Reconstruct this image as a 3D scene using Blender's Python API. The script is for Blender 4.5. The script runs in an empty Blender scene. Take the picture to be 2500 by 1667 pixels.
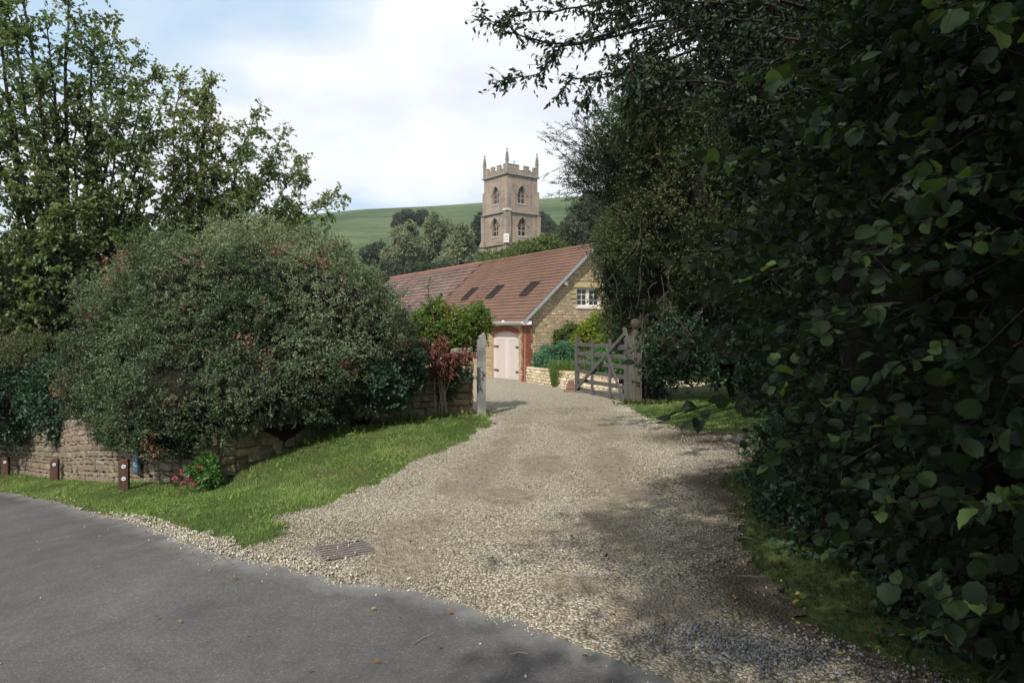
import bpy, bmesh, math, random
import numpy as np
from mathutils import Vector, Matrix
from mathutils.geometry import tessellate_polygon

# ------------------------------------------------------------------ camera, world, sun
SC = bpy.context.scene
COL = SC.collection
EYE = 1.65
FPX = 1736.0            # focal length in pixels of the 2500 px wide photograph
HAZE = 0.00022
HOR = 800.0             # horizon row in the photograph
cam_d = bpy.data.cameras.new('camera')
cam_d.lens = 25.0
cam_d.sensor_width = 36.0
cam_d.shift_y = (HOR - 833.5) / 2500.0
cam_d.clip_start = 0.05
cam_d.clip_end = 6000
cam = bpy.data.objects.new('camera', cam_d)
cam.location = (0, 0, EYE)
cam.rotation_euler = (math.radians(90), 0, 0)
COL.objects.link(cam)
SC.camera = cam

SUN_TO = Vector((-0.36, -0.90, 0.92)).normalized()      # direction towards the sun
sun_d = bpy.data.lights.new('sun', 'SUN')
sun_d.energy = 4.9
sun_d.angle = math.radians(0.5)
sun_d.color = (1.0, 0.95, 0.87)
sun = bpy.data.objects.new('sun', sun_d)
sun.rotation_euler = SUN_TO.to_track_quat('Z', 'Y').to_euler()
COL.objects.link(sun)

W = bpy.data.worlds.new('World')
SC.world = W
W.use_nodes = True
nt = W.node_tree
nt.nodes.clear()
def N(tree, typ, **kw):
    n = tree.nodes.new(typ)
    for k, v in kw.items():
        if k == 'inp':
            for a, b in v.items():
                n.inputs[a].default_value = b
        else:
            setattr(n, k, v)
    return n
sky = N(nt, 'ShaderNodeTexSky')
sky.sky_type = 'NISHITA'
sky.sun_disc = False
sky.sun_elevation = math.asin(SUN_TO.z)
sky.sun_rotation = math.atan2(SUN_TO.x, SUN_TO.y)
sky.dust_density = 0.8
geo = N(nt, 'ShaderNodeTexCoord')
sep = N(nt, 'ShaderNodeSeparateXYZ')
nt.links.new(geo.outputs['Generated'], sep.inputs[0])
# clouds: project the view direction on a flat cloud layer
zc = N(nt, 'ShaderNodeMath', operation='MAXIMUM', inp={1: 0.0})
nt.links.new(sep.outputs['Z'], zc.inputs[0])
za = N(nt, 'ShaderNodeMath', operation='ADD', inp={1: 0.22})
nt.links.new(zc.outputs[0], za.inputs[0])
dv = N(nt, 'ShaderNodeVectorMath', operation='DIVIDE')
cmb = N(nt, 'ShaderNodeCombineXYZ')
for i in range(3):
    nt.links.new(za.outputs[0], cmb.inputs[i])
nt.links.new(geo.outputs['Generated'], dv.inputs[0])
nt.links.new(cmb.outputs[0], dv.inputs[1])
mp = N(nt, 'ShaderNodeMapping')
mp.inputs['Location'].default_value = (3.1, 1.75, 0.0)
mp.inputs['Scale'].default_value = (1.0, 1.1, 0.0)
nt.links.new(dv.outputs[0], mp.inputs['Vector'])
cn = N(nt, 'ShaderNodeTexNoise', inp={'Scale': 1.15, 'Detail': 8.0, 'Roughness': 0.5, 'Distortion': 0.25})
nt.links.new(mp.outputs[0], cn.inputs['Vector'])
cr = N(nt, 'ShaderNodeValToRGB')
cr.color_ramp.elements[0].position = 0.36
cr.color_ramp.elements[0].color = (0, 0, 0, 1)
cr.color_ramp.elements[1].position = 0.50
cr.color_ramp.elements[1].color = (1, 1, 1, 1)
nt.links.new(cn.outputs['Fac'], cr.inputs[0])
cn2 = N(nt, 'ShaderNodeTexNoise', inp={'Scale': 2.3, 'Detail': 6.0, 'Roughness': 0.5})
nt.links.new(mp.outputs[0], cn2.inputs['Vector'])
cr2 = N(nt, 'ShaderNodeValToRGB')
cr2.color_ramp.elements[0].position = 0.35
cr2.color_ramp.elements[0].color = (8.6, 9.2, 10.0, 1)
cr2.color_ramp.elements[1].position = 0.62
cr2.color_ramp.elements[1].color = (10.6, 10.9, 11.1, 1)
nt.links.new(cn2.outputs['Fac'], cr2.inputs[0])
# thin veil over the blue
veil = N(nt, 'ShaderNodeMix', data_type='RGBA')
veil.inputs[0].default_value = 0.75
veil.inputs[7].default_value = (6.2, 8.7, 11.2, 1)
nt.links.new(sky.outputs[0], veil.inputs[6])
mixc = N(nt, 'ShaderNodeMix', data_type='RGBA')
nt.links.new(cr.outputs[0], mixc.inputs[0])
nt.links.new(veil.outputs[2], mixc.inputs[6])
nt.links.new(cr2.outputs[0], mixc.inputs[7])
bg = N(nt, 'ShaderNodeBackground', inp={'Strength': 0.10})
nt.links.new(mixc.outputs[2], bg.inputs[0])
ow = N(nt, 'ShaderNodeOutputWorld')
nt.links.new(bg.outputs[0], ow.inputs[0])

SC.view_settings.view_transform = 'Standard'
SC.view_settings.look = 'None'
SC.view_settings.exposure = 0.0
SC.view_settings.gamma = 1.0
SC.view_settings.use_curve_mapping = False
SC.cycles.max_bounces = 6
SC.cycles.transparent_max_bounces = 4
SC.cycles.transmission_bounces = 3

# ------------------------------------------------------------------ helpers
def tag(o, label=None, cat=None, group=None, kind=None):
    if label: o['label'] = label
    if cat: o['category'] = cat
    if group: o['group'] = group
    if kind: o['kind'] = kind
    return o

def link(name, me, parent=None, loc=None):
    o = bpy.data.objects.new(name, me)
    COL.objects.link(o)
    if parent is not None: o.parent = parent
    if loc is not None: o.location = loc
    return o

def thing(name, loc, label, cat, group=None):
    o = link(name, None, None, loc)
    o.empty_display_size = 0.2
    return tag(o, label, cat, group)

def npmesh(name, V, F, mat, tint=None, smooth=False):
    """V (n,3), F (m,k) constant k"""
    me = bpy.data.meshes.new(name)
    V = np.asarray(V, np.float32); F = np.asarray(F, np.int32)
    m, k = F.shape
    me.vertices.add(len(V)); me.vertices.foreach_set('co', V.ravel())
    me.loops.add(m * k); me.loops.foreach_set('vertex_index', F.ravel())
    me.polygons.add(m)
    me.polygons.foreach_set('loop_start', np.arange(0, m * k, k, dtype=np.int32))
    if smooth:
        me.polygons.foreach_set('use_smooth', np.ones(m, bool))
    me.update(calc_edges=True)
    if tint is not None:
        a = me.attributes.new('tint', 'FLOAT', 'POINT')
        a.data.foreach_set('value', np.asarray(tint, np.float32))
    if mat: me.materials.append(mat)
    return me

class MB:
    """collects polygons for one mesh"""
    def __init__(s): s.v = []; s.f = []
    def poly(s, pts):
        b = len(s.v); s.v += [tuple(p) for p in pts]; s.f.append(tuple(range(b, b + len(pts))))
    def box8(s, p):
        b = len(s.v); s.v += [tuple(q) for q in p]
        for f in ((0,3,2,1),(4,5,6,7),(0,1,5,4),(1,2,6,5),(2,3,7,6),(3,0,4,7)):
            s.f.append(tuple(b + i for i in f))
    def box(s, x0, x1, y0, y1, z0, z1, fn=None):
        p = [(x0,y0,z0),(x1,y0,z0),(x1,y1,z0),(x0,y1,z0),(x0,y0,z1),(x1,y0,z1),(x1,y1,z1),(x0,y1,z1)]
        if fn: p = [fn(*q) for q in p]
        s.box8(p)
    def bar(s, a, b, w, h, up=(0,0,1)):
        a = Vector(a); b = Vector(b); d = (b - a).normalized(); u = Vector(up)
        sd = d.cross(u).normalized(); u = sd.cross(d).normalized()
        p = []
        for q in (a, b):
            p += [q - sd*w/2 - u*h/2, q + sd*w/2 - u*h/2, q + sd*w/2 + u*h/2, q - sd*w/2 + u*h/2]
        s.box8(p)
    def tube(s, pts, rad, n=6, cap=True):
        pts = [Vector(p) for p in pts]
        if not hasattr(rad, '__len__'): rad = [rad] * len(pts)
        b0 = len(s.v)
        ref = Vector((0.31, 0.17, 0.93))
        for i, p in enumerate(pts):
            d = (pts[min(i+1, len(pts)-1)] - pts[max(i-1, 0)])
            if d.length < 1e-6: d = Vector((0,0,1))
            d.normalize()
            r = ref if abs(d.dot(ref)) < 0.95 else Vector((1,0,0))
            a = d.cross(r).normalized(); c = d.cross(a)
            for k in range(n):
                t = 2*math.pi*k/n
                s.v.append(tuple(p + (a*math.cos(t) + c*math.sin(t)) * rad[i]))
        for i in range(len(pts)-1):
            for k in range(n):
                k2 = (k+1) % n
                s.f.append((b0+i*n+k, b0+i*n+k2, b0+(i+1)*n+k2, b0+(i+1)*n+k))
        if cap:
            s.f.append(tuple(b0 + k for k in range(n))[::-1])
            s.f.append(tuple(b0 + (len(pts)-1)*n + k for k in range(n)))
    def lathe(s, prof, n=16, c=(0,0,0)):
        b = len(s.v)
        for r, z in prof:
            for k in range(n):
                t = 2*math.pi*k/n
                s.v.append((c[0]+r*math.cos(t), c[1]+r*math.sin(t), c[2]+z))
        for i in range(len(prof)-1):
            for k in range(n):
                k2 = (k+1) % n
                s.f.append((b+i*n+k, b+i*n+k2, b+(i+1)*n+k2, b+(i+1)*n+k))
        s.f.append(tuple(b + k for k in range(n))[::-1])
        s.f.append(tuple(b + (len(prof)-1)*n + k for k in range(n)))
    def mesh(s, name, mat, smooth=False, bevel=0):
        me = bpy.data.meshes.new(name)
        me.from_pydata(s.v, [], s.f)
        if bevel:
            bm = bmesh.new(); bm.from_mesh(me)
            bmesh.ops.bevel(bm, geom=bm.edges[:], offset=bevel, segments=1, affect='EDGES')
            bm.to_mesh(me); bm.free()
        if smooth:
            for p in me.polygons: p.use_smooth = True
        me.materials.append(mat)
        me.update()
        return me
    def build(s, name, mat, parent=None, **kw):
        o = link(name, s.mesh(name, mat, **kw), parent)
        if parent is not None:
            o.matrix_parent_inverse = Matrix.Translation(parent.location).inverted()
        return o

def face_with_holes(mb, outer, holes, fn):
    """outer / holes: lists of (a,z); fn maps (a,z)->world; appended triangulated"""
    loops = [[Vector((p[0], p[1], 0)) for p in outer]] + [[Vector((p[0], p[1], 0)) for p in h] for h in holes]
    flat = [p for l in loops for p in l]
    b = len(mb.v)
    mb.v += [tuple(fn(p.x, p.y)) for p in flat]
    for t in tessellate_polygon(loops):
        mb.f.append(tuple(b + i for i in t))

_rs = np.random.default_rng(5)
_K = _rs.normal(0, 1, (7, 3)); _PH = _rs.uniform(0, 6.28, 7)
def nz(P, scale=1.0, seed=0):
    """cheap smooth noise, about -1..1"""
    P = np.asarray(P, float) * scale + seed * 7.31
    s = np.zeros(P.shape[:-1])
    for i in range(7):
        s += np.sin(P @ (_K[i] * (1 + 0.25*i)) + _PH[i] + 1.3*np.sin(P @ _K[(i+3) % 7] * 0.7 + _PH[i]*2))
    return s / 3.4

# ------------------------------------------------------------------ materials
MATS = {}
def ramp(t, stops):
    r = N(t, 'ShaderNodeValToRGB')
    e = r.color_ramp.elements
    while len(e) > 1: e.remove(e[-1])
    e[0].position = stops[0][0]; e[0].color = (*stops[0][1], 1)
    for p, c in stops[1:]:
        q = e.new(p); q.color = (*c, 1)
    return r

def base_mat(name, rough=0.85, spec=0.3):
    m = bpy.data.materials.new(name); m.use_nodes = True
    t = m.node_tree; t.nodes.clear()
    o = N(t, 'ShaderNodeOutputMaterial'); b = N(t, 'ShaderNodeBsdfPrincipled')
    b.inputs['Roughness'].default_value = rough
    b.inputs['Specular IOR Level'].default_value = spec
    t.links.new(b.outputs[0], o.inputs[0])
    MATS[name] = m
    return m, t, b, o

def L(t, a, b): t.links.new(a, b)
def mixc_(t, fac, c1, c2, blend='MIX'):
    m = N(t, 'ShaderNodeMix', data_type='RGBA', blend_type=blend)
    for i, v in ((0, fac), (6, c1), (7, c2)):
        if isinstance(v, (int, float)): m.inputs[i].default_value = v
        elif isinstance(v, tuple): m.inputs[i].default_value = (*v, 1) if len(v) == 3 else v
        else: L(t, v, m.inputs[i])
    return m.outputs[2]
def noise(t, scale, detail=4, rough=0.55, vec=None, dist=0.0):
    n = N(t, 'ShaderNodeTexNoise', inp={'Scale': scale, 'Detail': detail, 'Roughness': rough, 'Distortion': dist})
    if vec is not None: L(t, vec, n.inputs['Vector'])
    return n.outputs['Fac']
def objvec(t, scale=None):
    tc = N(t, 'ShaderNodeTexCoord').outputs['Object']
    if scale is None: return tc
    m = N(t, 'ShaderNodeMapping'); m.inputs['Scale'].default_value = scale
    L(t, tc, m.inputs[0]); return m.outputs[0]
def bump(t, b, h, strength=0.5, dist=0.02, prev=None):
    n = N(t, 'ShaderNodeBump', inp={'Strength': strength, 'Distance': dist})
    L(t, h, n.inputs['Height'])
    if prev is not None: L(t, prev, n.inputs['Normal'])
    if b is not None: L(t, n.outputs[0], b.inputs['Normal'])
    return n.outputs[0]

def leaf_mat(name, cols, trans=0.28, rough=0.5, spec=0.35, tr_gain=(1.5, 1.7, 0.6)):
    """cols = stops for the tint attribute"""
    m, t, b, o = base_mat(name, rough, spec)
    at = N(t, 'ShaderNodeAttribute', attribute_name='tint')
    oi = N(t, 'ShaderNodeObjectInfo')
    n = len(cols)
    r = ramp(t, [(i/(n-1), c) for i, c in enumerate(cols)])
    L(t, at.outputs['Fac'], r.inputs[0])
    L(t, r.outputs[0], b.inputs['Base Color'])
    tr = N(t, 'ShaderNodeBsdfTranslucent')
    g = mixc_(t, 1.0, r.outputs[0], tr_gain, 'MULTIPLY')
    L(t, g, tr.inputs[0])
    ms = N(t, 'ShaderNodeMixShader', inp={0: trans})
    L(t, b.outputs[0], ms.inputs[1]); L(t, tr.outputs[0], ms.inputs[2])
    L(t, ms.outputs[0], o.inputs[0])
    return m

def leaf_obj_mat(name, cols, trans=0.28, rough=0.45, spec=0.35):
    """for single leaf objects: colour from the object's random number, veins as relief"""
    m, t, b, o = base_mat(name, rough, spec)
    oi = N(t, 'ShaderNodeObjectInfo')
    n = len(cols)
    r = ramp(t, [(i/(n-1), c) for i, c in enumerate(cols)])
    L(t, oi.outputs['Random'], r.inputs[0])
    v = objvec(t)
    blot = noise(t, 3.0, 3, vec=v)
    c = mixc_(t, blot, r.outputs[0], mixc_(t, 1.0, r.outputs[0], (0.75, 0.8, 0.7), 'MULTIPLY'))
    L(t, c, b.inputs['Base Color'])
    sx = N(t, 'ShaderNodeSeparateXYZ'); L(t, v, sx.inputs[0])
    ab = N(t, 'ShaderNodeMath', operation='ABSOLUTE'); L(t, sx.outputs['Y'], ab.inputs[0])
    mm = N(t, 'ShaderNodeMath', operation='MULTIPLY_ADD', inp={1: -0.9}); L(t, ab.outputs[0], mm.inputs[0]); L(t, sx.outputs['X'], mm.inputs[2])
    wv = N(t, 'ShaderNodeMath', operation='MULTIPLY', inp={1: 50.0}); L(t, mm.outputs[0], wv.inputs[0])
    sn = N(t, 'ShaderNodeMath', operation='SINE'); L(t, wv.outputs[0], sn.inputs[0])
    bump(t, b, sn.outputs[0], 0.22, 0.001)
    tr = N(t, 'ShaderNodeBsdfTranslucent')
    g = mixc_(t, 1.0, c, (1.6, 1.7, 0.6), 'MULTIPLY')
    L(t, g, tr.inputs[0])
    ms = N(t, 'ShaderNodeMixShader', inp={0: trans})
    L(t, b.outputs[0], ms.inputs[1]); L(t, tr.outputs[0], ms.inputs[2])
    L(t, ms.outputs[0], o.inputs[0])
    return m

def stone_mat(name, cols, scale=9.0, bumpd=0.012, dirt=(0.10, 0.085, 0.06), dirt_amt=0.35, lichen=None):
    m, t, b, o = base_mat(name, 0.92, 0.15)
    oi = N(t, 'ShaderNodeObjectInfo')
    n = len(cols)
    r = ramp(t, [(i/(n-1), c) for i, c in enumerate(cols)])
    L(t, oi.outputs['Random'], r.inputs[0])
    tc = N(t, 'ShaderNodeNewGeometry').outputs['Position']
    n1 = noise(t, scale, 6, 0.65, tc)
    n2 = noise(t, scale*0.25, 4, 0.6, tc)
    rr = ramp(t, [(0.35, (0.55, 0.55, 0.55)), (0.7, (1.15, 1.15, 1.15))]); L(t, n1, rr.inputs[0])
    c = mixc_(t, 1.0, r.outputs[0], rr.outputs[0], 'MULTIPLY')
    dr = ramp(t, [(0.5, (0, 0, 0)), (0.68, (1, 1, 1))]); L(t, n2, dr.inputs[0])
    dm = N(t, 'ShaderNodeMath', operation='MULTIPLY', inp={1: dirt_amt}); L(t, dr.outputs[0], dm.inputs[0])
    c = mixc_(t, dm.outputs[0], c, dirt)
    if lichen:
        n3 = noise(t, scale*1.6, 3, 0.5, tc)
        lr = ramp(t, [(0.66, (0, 0, 0)), (0.70, (1, 1, 1))]); L(t, n3, lr.inputs[0])
        c = mixc_(t, lr.outputs[0], c, lichen)
    L(t, c, b.inputs['Base Color'])
    bump(t, b, n1, 0.8, bumpd)
    return m

def plain(name, col, rough=0.7, spec=0.3, var=0.2, scale=8.0, bumps=0.0, metal=0.0):
    m, t, b, o = base_mat(name, rough, spec)
    b.inputs['Metallic'].default_value = metal
    v = objvec(t)
    n1 = noise(t, scale, 5, 0.6, v)
    lo = tuple(x*(1-var) for x in col); hi = tuple(min(1, x*(1+var)) for x in col)
    r = ramp(t, [(0.3, lo), (0.7, hi)]); L(t, n1, r.inputs[0])
    L(t, r.outputs[0], b.inputs['Base Color'])
    if bumps: bump(t, b, n1, 0.5, bumps)
    return m

def wood_mat(name, c1, c2, stretch=(14, 14, 1.2), rough=0.8, lichen=None):
    m, t, b, o = base_mat(name, rough, 0.2)
    v = objvec(t, stretch)
    n1 = noise(t, 3.0, 6, 0.65, v, 0.4)
    r = ramp(t, [(0.3, c1), (0.68, c2)]); L(t, n1, r.inputs[0])
    c = r.outputs[0]
    n2 = noise(t, 2.2, 4, 0.6, objvec(t))
    if lichen:
        lr = ramp(t, [(0.5, (0, 0, 0)), (0.62, (1, 1, 1))]); L(t, n2, lr.inputs[0])
        f = N(t, 'ShaderNodeMath', operation='MULTIPLY', inp={1: 0.6}); L(t, lr.outputs[0], f.inputs[0])
        c = mixc_(t, f.outputs[0], c, lichen)
    L(t, c, b.inputs['Base Color'])
    bump(t, b, n1, 0.6, 0.006)
    return m
# ------------------------------------------------------------------ terrain heights
def world(px, py, Y):
    return Vector(((px-1250)/FPX*Y, Y, EYE - (py-HOR)/FPX*Y))

_cp = np.array([
 (-.57,13.2,.015),(2.6,15.2,.06),(-2.4,11.9,.0),(-3.3,10.5,-.17),(-4.0,9.7,-.50),(-5.72,10.8,-.73),(-5.45,10,-.64),
 (-8.36,13,-1.18),(-10.7,15,-1.5),(-8.2,11.4,-1.02),(-3.95,7.2,-.33),(-2,5.07,-.04),(.67,3.3,0),(0,0,0),(-4,2,-.35),
 (-8,5,-.85),(-14,10,-1.6),(-14,18,-2.0),(-20,22,-2.7),(3,1,.06),(7,0,.25),(3.2,6,.14),(3.6,10.8,.1),(5,14,.3),(6,17,.3),(0,9,0.0),(1.2,17.4,.04),
 (1,22,-.34),(3.6,22,-.36),(.59,31,-.71),(2.34,29.3,-.9),(4.4,28.5,-1.05),(-.2,32.3,-.69),(-3,22,-.45),(-8,22,-1.1),(8,28,-1.0),(10,20,0),(10,10,.6),(13,0,.5),
 (0,-9,-.1),(-8,-6,-.9),(8,-8,.3),(-3,34,-.75),(-6,44,-.9),(6,44,-.9),(-22,44,-2.5),(-24,0,-2.6),(-24,-12,-2.5),(22,44,-.5),(24,12,.9),(22,-12,.8)], float)
def _phi(r2): return np.where(r2 > 1e-9, 0.5*r2*np.log(np.maximum(r2, 1e-9)), 0)
_n = len(_cp)
_A = np.zeros((_n+3, _n+3))
_d2 = ((_cp[:, None, :2] - _cp[None, :, :2])**2).sum(-1)
_A[:_n, :_n] = _phi(_d2) + np.eye(_n)*0.05
_A[:_n, _n] = 1; _A[:_n, _n+1:] = _cp[:, :2]
_A[_n, :_n] = 1; _A[_n+1:, :_n] = _cp[:, :2].T
_w = np.linalg.solve(_A, np.concatenate([_cp[:, 2], [0, 0, 0]]))
_ridge_px = np.array([-1500, -600, 0, 250, 420, 560, 740, 900, 1130, 1308, 1475, 1700, 2500, 3600], float)
_ridge_py = np.array([720, 700, 668, 628, 585, 552, 524, 512, 499, 487, 475, 460, 440, 430], float)
def height(x, y):
    x = np.asarray(x, float); y = np.asarray(y, float)
    sh = x.shape
    xf = x.ravel(); yf = y.ravel()
    out = np.empty(xf.shape)
    r = np.hypot(xf, yf - 12)
    k = np.minimum(1.0, 42.0/np.maximum(r, 1e-6))          # clamp the spline outside its data
    xs = xf*k; ys = (yf-12)*k + 12
    for i in range(0, len(xf), 20000):
        a = xs[i:i+20000]; b = ys[i:i+20000]
        d2 = (a[:, None]-_cp[None, :, 0])**2 + (b[:, None]-_cp[None, :, 1])**2
        out[i:i+20000] = _phi(d2) @ _w[:_n] + _w[_n] + _w[_n+1]*a + _w[_n+2]*b
    # the downs behind the church
    Yd = np.maximum(yf, 1.0)
    px = 1250 + xf/Yd*FPX
    zr = EYE + (HOR - np.interp(px, _ridge_px, _ridge_py))/FPX*400
    t = np.clip((yf-52)/(400-52), 0, None)
    prof = np.where(t <= 1, t**1.32, 1 + (t-1)*0.35 - (t-1)**2*0.3)
    prof = np.where(yf > 52, prof, 0)
    prof = np.maximum(prof, np.where(t > 1, -0.5, 0))
    P = np.stack([xf, yf, np.zeros_like(xf)], -1)
    und = (nz(P, 0.018, 2)*1.6 + nz(P, 0.05, 5)*0.5) * np.clip(t*5, 0, 1)*np.clip((yf-60)/120, 0, 1)
    out = out*np.clip(1-(yf-52)/120, 0, 1) + zr*prof + und*np.clip(1.25-t, 0.15, 1)
    return out.reshape(sh)
def hz(x, y): return float(height(np.array([x]), np.array([y]))[0])

def onground(px, py):
    """world point on the near ground seen at this place of the photograph"""
    ys = np.linspace(1.5, 40, 1200)
    xs = (px-1250)/FPX*ys
    zr = EYE - (py-HOR)/FPX*ys
    g = height(xs, ys)
    i = int(np.argmax(zr <= g))
    if zr[i] > g[i]: i = len(ys)-1
    if i > 0:
        a = zr[i-1]-g[i-1]; b = zr[i]-g[i]; f = a/(a-b)
        y = ys[i-1] + f*(ys[i]-ys[i-1])
    else: y = ys[0]
    return ((px-1250)/FPX*y, y)

def sdf(X, Y, poly):
    """signed distance, negative inside"""
    P = np.array(poly, float); Q = np.roll(P, -1, 0)
    sh = X.shape; x = X.ravel(); y = Y.ravel()
    best = np.full(x.shape, 1e9); ins = np.zeros(x.shape, bool)
    for (ax, ay), (bx, by) in zip(P, Q):
        dx, dy = bx-ax, by-ay
        t = np.clip(((x-ax)*dx + (y-ay)*dy)/(dx*dx+dy*dy+1e-12), 0, 1)
        best = np.minimum(best, np.hypot(x-ax-t*dx, y-ay-t*dy))
        c = ((ay > y) != (by > y)) & (x < (bx-ax)*(y-ay)/(by-ay+1e-12) + ax)
        ins ^= c
    return np.where(ins, -best, best).reshape(sh)

road_px = [(-300,1150),(-120,1180),(0,1203),(150,1228),(300,1268),(450,1322),(560,1362),(620,1376),(700,1385),(760,1402),(850,1425),(960,1440),(1050,1455),(1150,1488),(1250,1520),(1330,1548),(1440,1590),(1545,1632),(1660,1680)]
ROAD_EDGE = [onground(*p) for p in road_px]
ROAD = ROAD_EDGE + [(1.6,2.6),(3.2,1.3),(6,-0.6),(14,-6),(14,-14),(4,-7),(-2,-3.5),(-7,0.5),(-12,6),(-18,11.5),(-26,20),(-24,24),(-15,17.5)]
dl_px = [(180,1236),(300,1266),(420,1290),(520,1318),(600,1338),(680,1326),(728,1306),(700,1286),(688,1262),(740,1247),(800,1234),(880,1200),(960,1162),(1020,1124),(1080,1100),(1140,1076),(1190,1047),(1206,1030),(1188,1018)]
DL = [onground(*p) for p in dl_px]
dr_px = [(1530,995),(1580,1018),(1640,1042),(1700,1052),(1790,1060),(1850,1090),(1840,1120),(1770,1142),(1768,1180),(1792,1240),(1820,1300),(1850,1370),(1900,1440),(1990,1520),(2120,1590),(2260,1640)]
DR = [onground(*p) for p in dr_px]
DRIVE = DL + [(-.75,13.4),(-1.4,15),(-3,20),(-5.5,28),(-7.5,35),(-6.4,43),(-4.3,40.5),(.57,30.95),(2.34,29.3),(4.6,28.4),(5.0,24),(3.6,18),(2.7,15.4)] + DR + [(2.3,2.0),(1.5,1.5),(0.4,2.4),(-2.5,4.6),(-4.6,6.6)]

_gc = [onground(*p) for p in ((762,1341),(848,1325),(888,1344),(800,1372))]
_ax = np.array(_gc[1])-np.array(_gc[0]); GLEN = max(np.linalg.norm(_ax), .38); _ax /= np.linalg.norm(_ax)
_ay = np.array(_gc[3])-np.array(_gc[0]); _ay -= _ax*(_ay@_ax); GWID = max(min(np.linalg.norm(_ay), .42), .36); _ay /= np.linalg.norm(_ay)
_g0 = np.array(_gc[0])
GRECT = [tuple(_g0+_ax*u*GLEN+_ay*v*GWID) for u, v in ((-.02,-.02),(1.02,-.02),(1.02,1.02),(-.02,1.02))]
def road_f(X, Y):
    P = np.stack([X, Y, 0*X], -1)
    return sdf(X, Y, ROAD) + nz(P, 5.0, 1)*0.035 + nz(P, 19.0, 2)*0.018
def drive_f(X, Y):
    P = np.stack([X, Y, 0*X], -1)
    return np.maximum(sdf(X, Y, DRIVE) + nz(P, 2.2, 3)*0.07 + nz(P, 9.0, 4)*0.05 + nz(P, 27.0, 4)*0.02, -sdf(X, Y, GRECT))

def clip_sheet(xs, ys, field, dz):
    X, Y = np.meshgrid(xs, ys); Fv = field(X, Y); Z = height(X, Y) + dz
    ny, nx = X.shape
    idx = np.arange(ny*nx).reshape(ny, nx)
    V = np.stack([X, Y, Z], -1).reshape(-1, 3)
    ins = Fv < 0
    c = ins[:-1, :-1].astype(int) + ins[:-1, 1:] + ins[1:, 1:] + ins[1:, :-1]
    q = np.stack([idx[:-1, :-1], idx[:-1, 1:], idx[1:, 1:], idx[1:, :-1]], -1)
    full = q[c == 4]
    tris = np.concatenate([full[:, [0,1,2]], full[:, [0,2,3]]])
    extra = []; nv = len(V); newv = []; F = Fv.ravel(); cache = {}
    for quad in q[(c > 0) & (c < 4)]:
        out = []
        for i in range(4):
            a, b = int(quad[i]), int(quad[(i+1) % 4])
            if F[a] < 0: out.append(a)
            if (F[a] < 0) != (F[b] < 0):
                k = (min(a, b), max(a, b))
                if k not in cache:
                    t = F[a]/(F[a]-F[b])
                    newv.append(V[a] + (V[b]-V[a])*t); cache[k] = nv + len(newv) - 1
                out.append(cache[k])
        for i in range(1, len(out)-1): extra.append((out[0], out[i], out[i+1]))
    V = np.concatenate([V, np.array(newv)]) if newv else V
    T = np.concatenate([tris, np.array(extra)]) if extra else tris
    used = np.unique(T); rem = np.zeros(len(V), int); rem[used] = np.arange(len(used))
    return V[used], rem[T]

# --- materials of the ground
def ground_mat():
    m, t, b, o = base_mat('ground_turf', 0.95, 0.1)
    P = N(t, 'ShaderNodeNewGeometry').outputs['Position']
    n1 = noise(t, 1.3, 5, 0.6, P); n2 = noise(t, 22, 5, 0.7, P); n3 = noise(t, 0.5, 3, 0.5, P)
    g = ramp(t, [(0.3, (0.030, 0.042, 0.014)), (0.5, (0.055, 0.075, 0.022)), (0.7, (0.085, 0.10, 0.035))]); L(t, n2, g.inputs[0])
    s = ramp(t, [(0.3, (0.05, 0.035, 0.022)), (0.7, (0.10, 0.075, 0.045))]); L(t, n2, s.inputs[0])
    f = ramp(t, [(0.60, (0, 0, 0)), (0.68, (1, 1, 1))]); L(t, n1, f.inputs[0])
    near = mixc_(t, f.outputs[0], g.outputs[0], s.outputs[0])
    # far downland: paler turf with terracettes
    mp = N(t, 'ShaderNodeMapping'); mp.inputs['Scale'].default_value = (0.02, 0.02, 0.55); L(t, P, mp.inputs[0])
    tr = noise(t, 1.0, 7, 0.68, mp.outputs[0], 1.6)
    h1 = ramp(t, [(0.38, (0.034, 0.056, 0.026)), (0.46, (0.066, 0.098, 0.042)), (0.7, (0.108, 0.138, 0.066))]); L(t, tr, h1.inputs[0])
    big = noise(t, 0.012, 5, 0.6, P)
    bl = ramp(t, [(0.36, (0.62, 0.74, 0.62)), (0.62, (1.22, 1.14, 1.14))]); L(t, big, bl.inputs[0])
    tuft = noise(t, 0.25, 6, 0.7, P)
    tl = ramp(t, [(0.35, (0.75, 0.8, 0.75)), (0.65, (1.15, 1.12, 1.1))]); L(t, tuft, tl.inputs[0])
    far = mixc_(t, 1.0, mixc_(t, 1.0, h1.outputs[0], bl.outputs[0], 'MULTIPLY'), tl.outputs[0], 'MULTIPLY')
    sx = N(t, 'ShaderNodeSeparateXYZ'); L(t, P, sx.inputs[0])
    mr = N(t, 'ShaderNodeMapRange', inp={1: 50.0, 2: 110.0}); L(t, sx.outputs['Y'], mr.inputs[0])
    c = mixc_(t, mr.outputs[0], near, far)
    L(t, c, b.inputs['Base Color'])
    n0 = bump(t, None, n2, 0.6, 0.03)
    bump(t, b, tr, 0.7, 1.2, n0)
    return m

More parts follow.
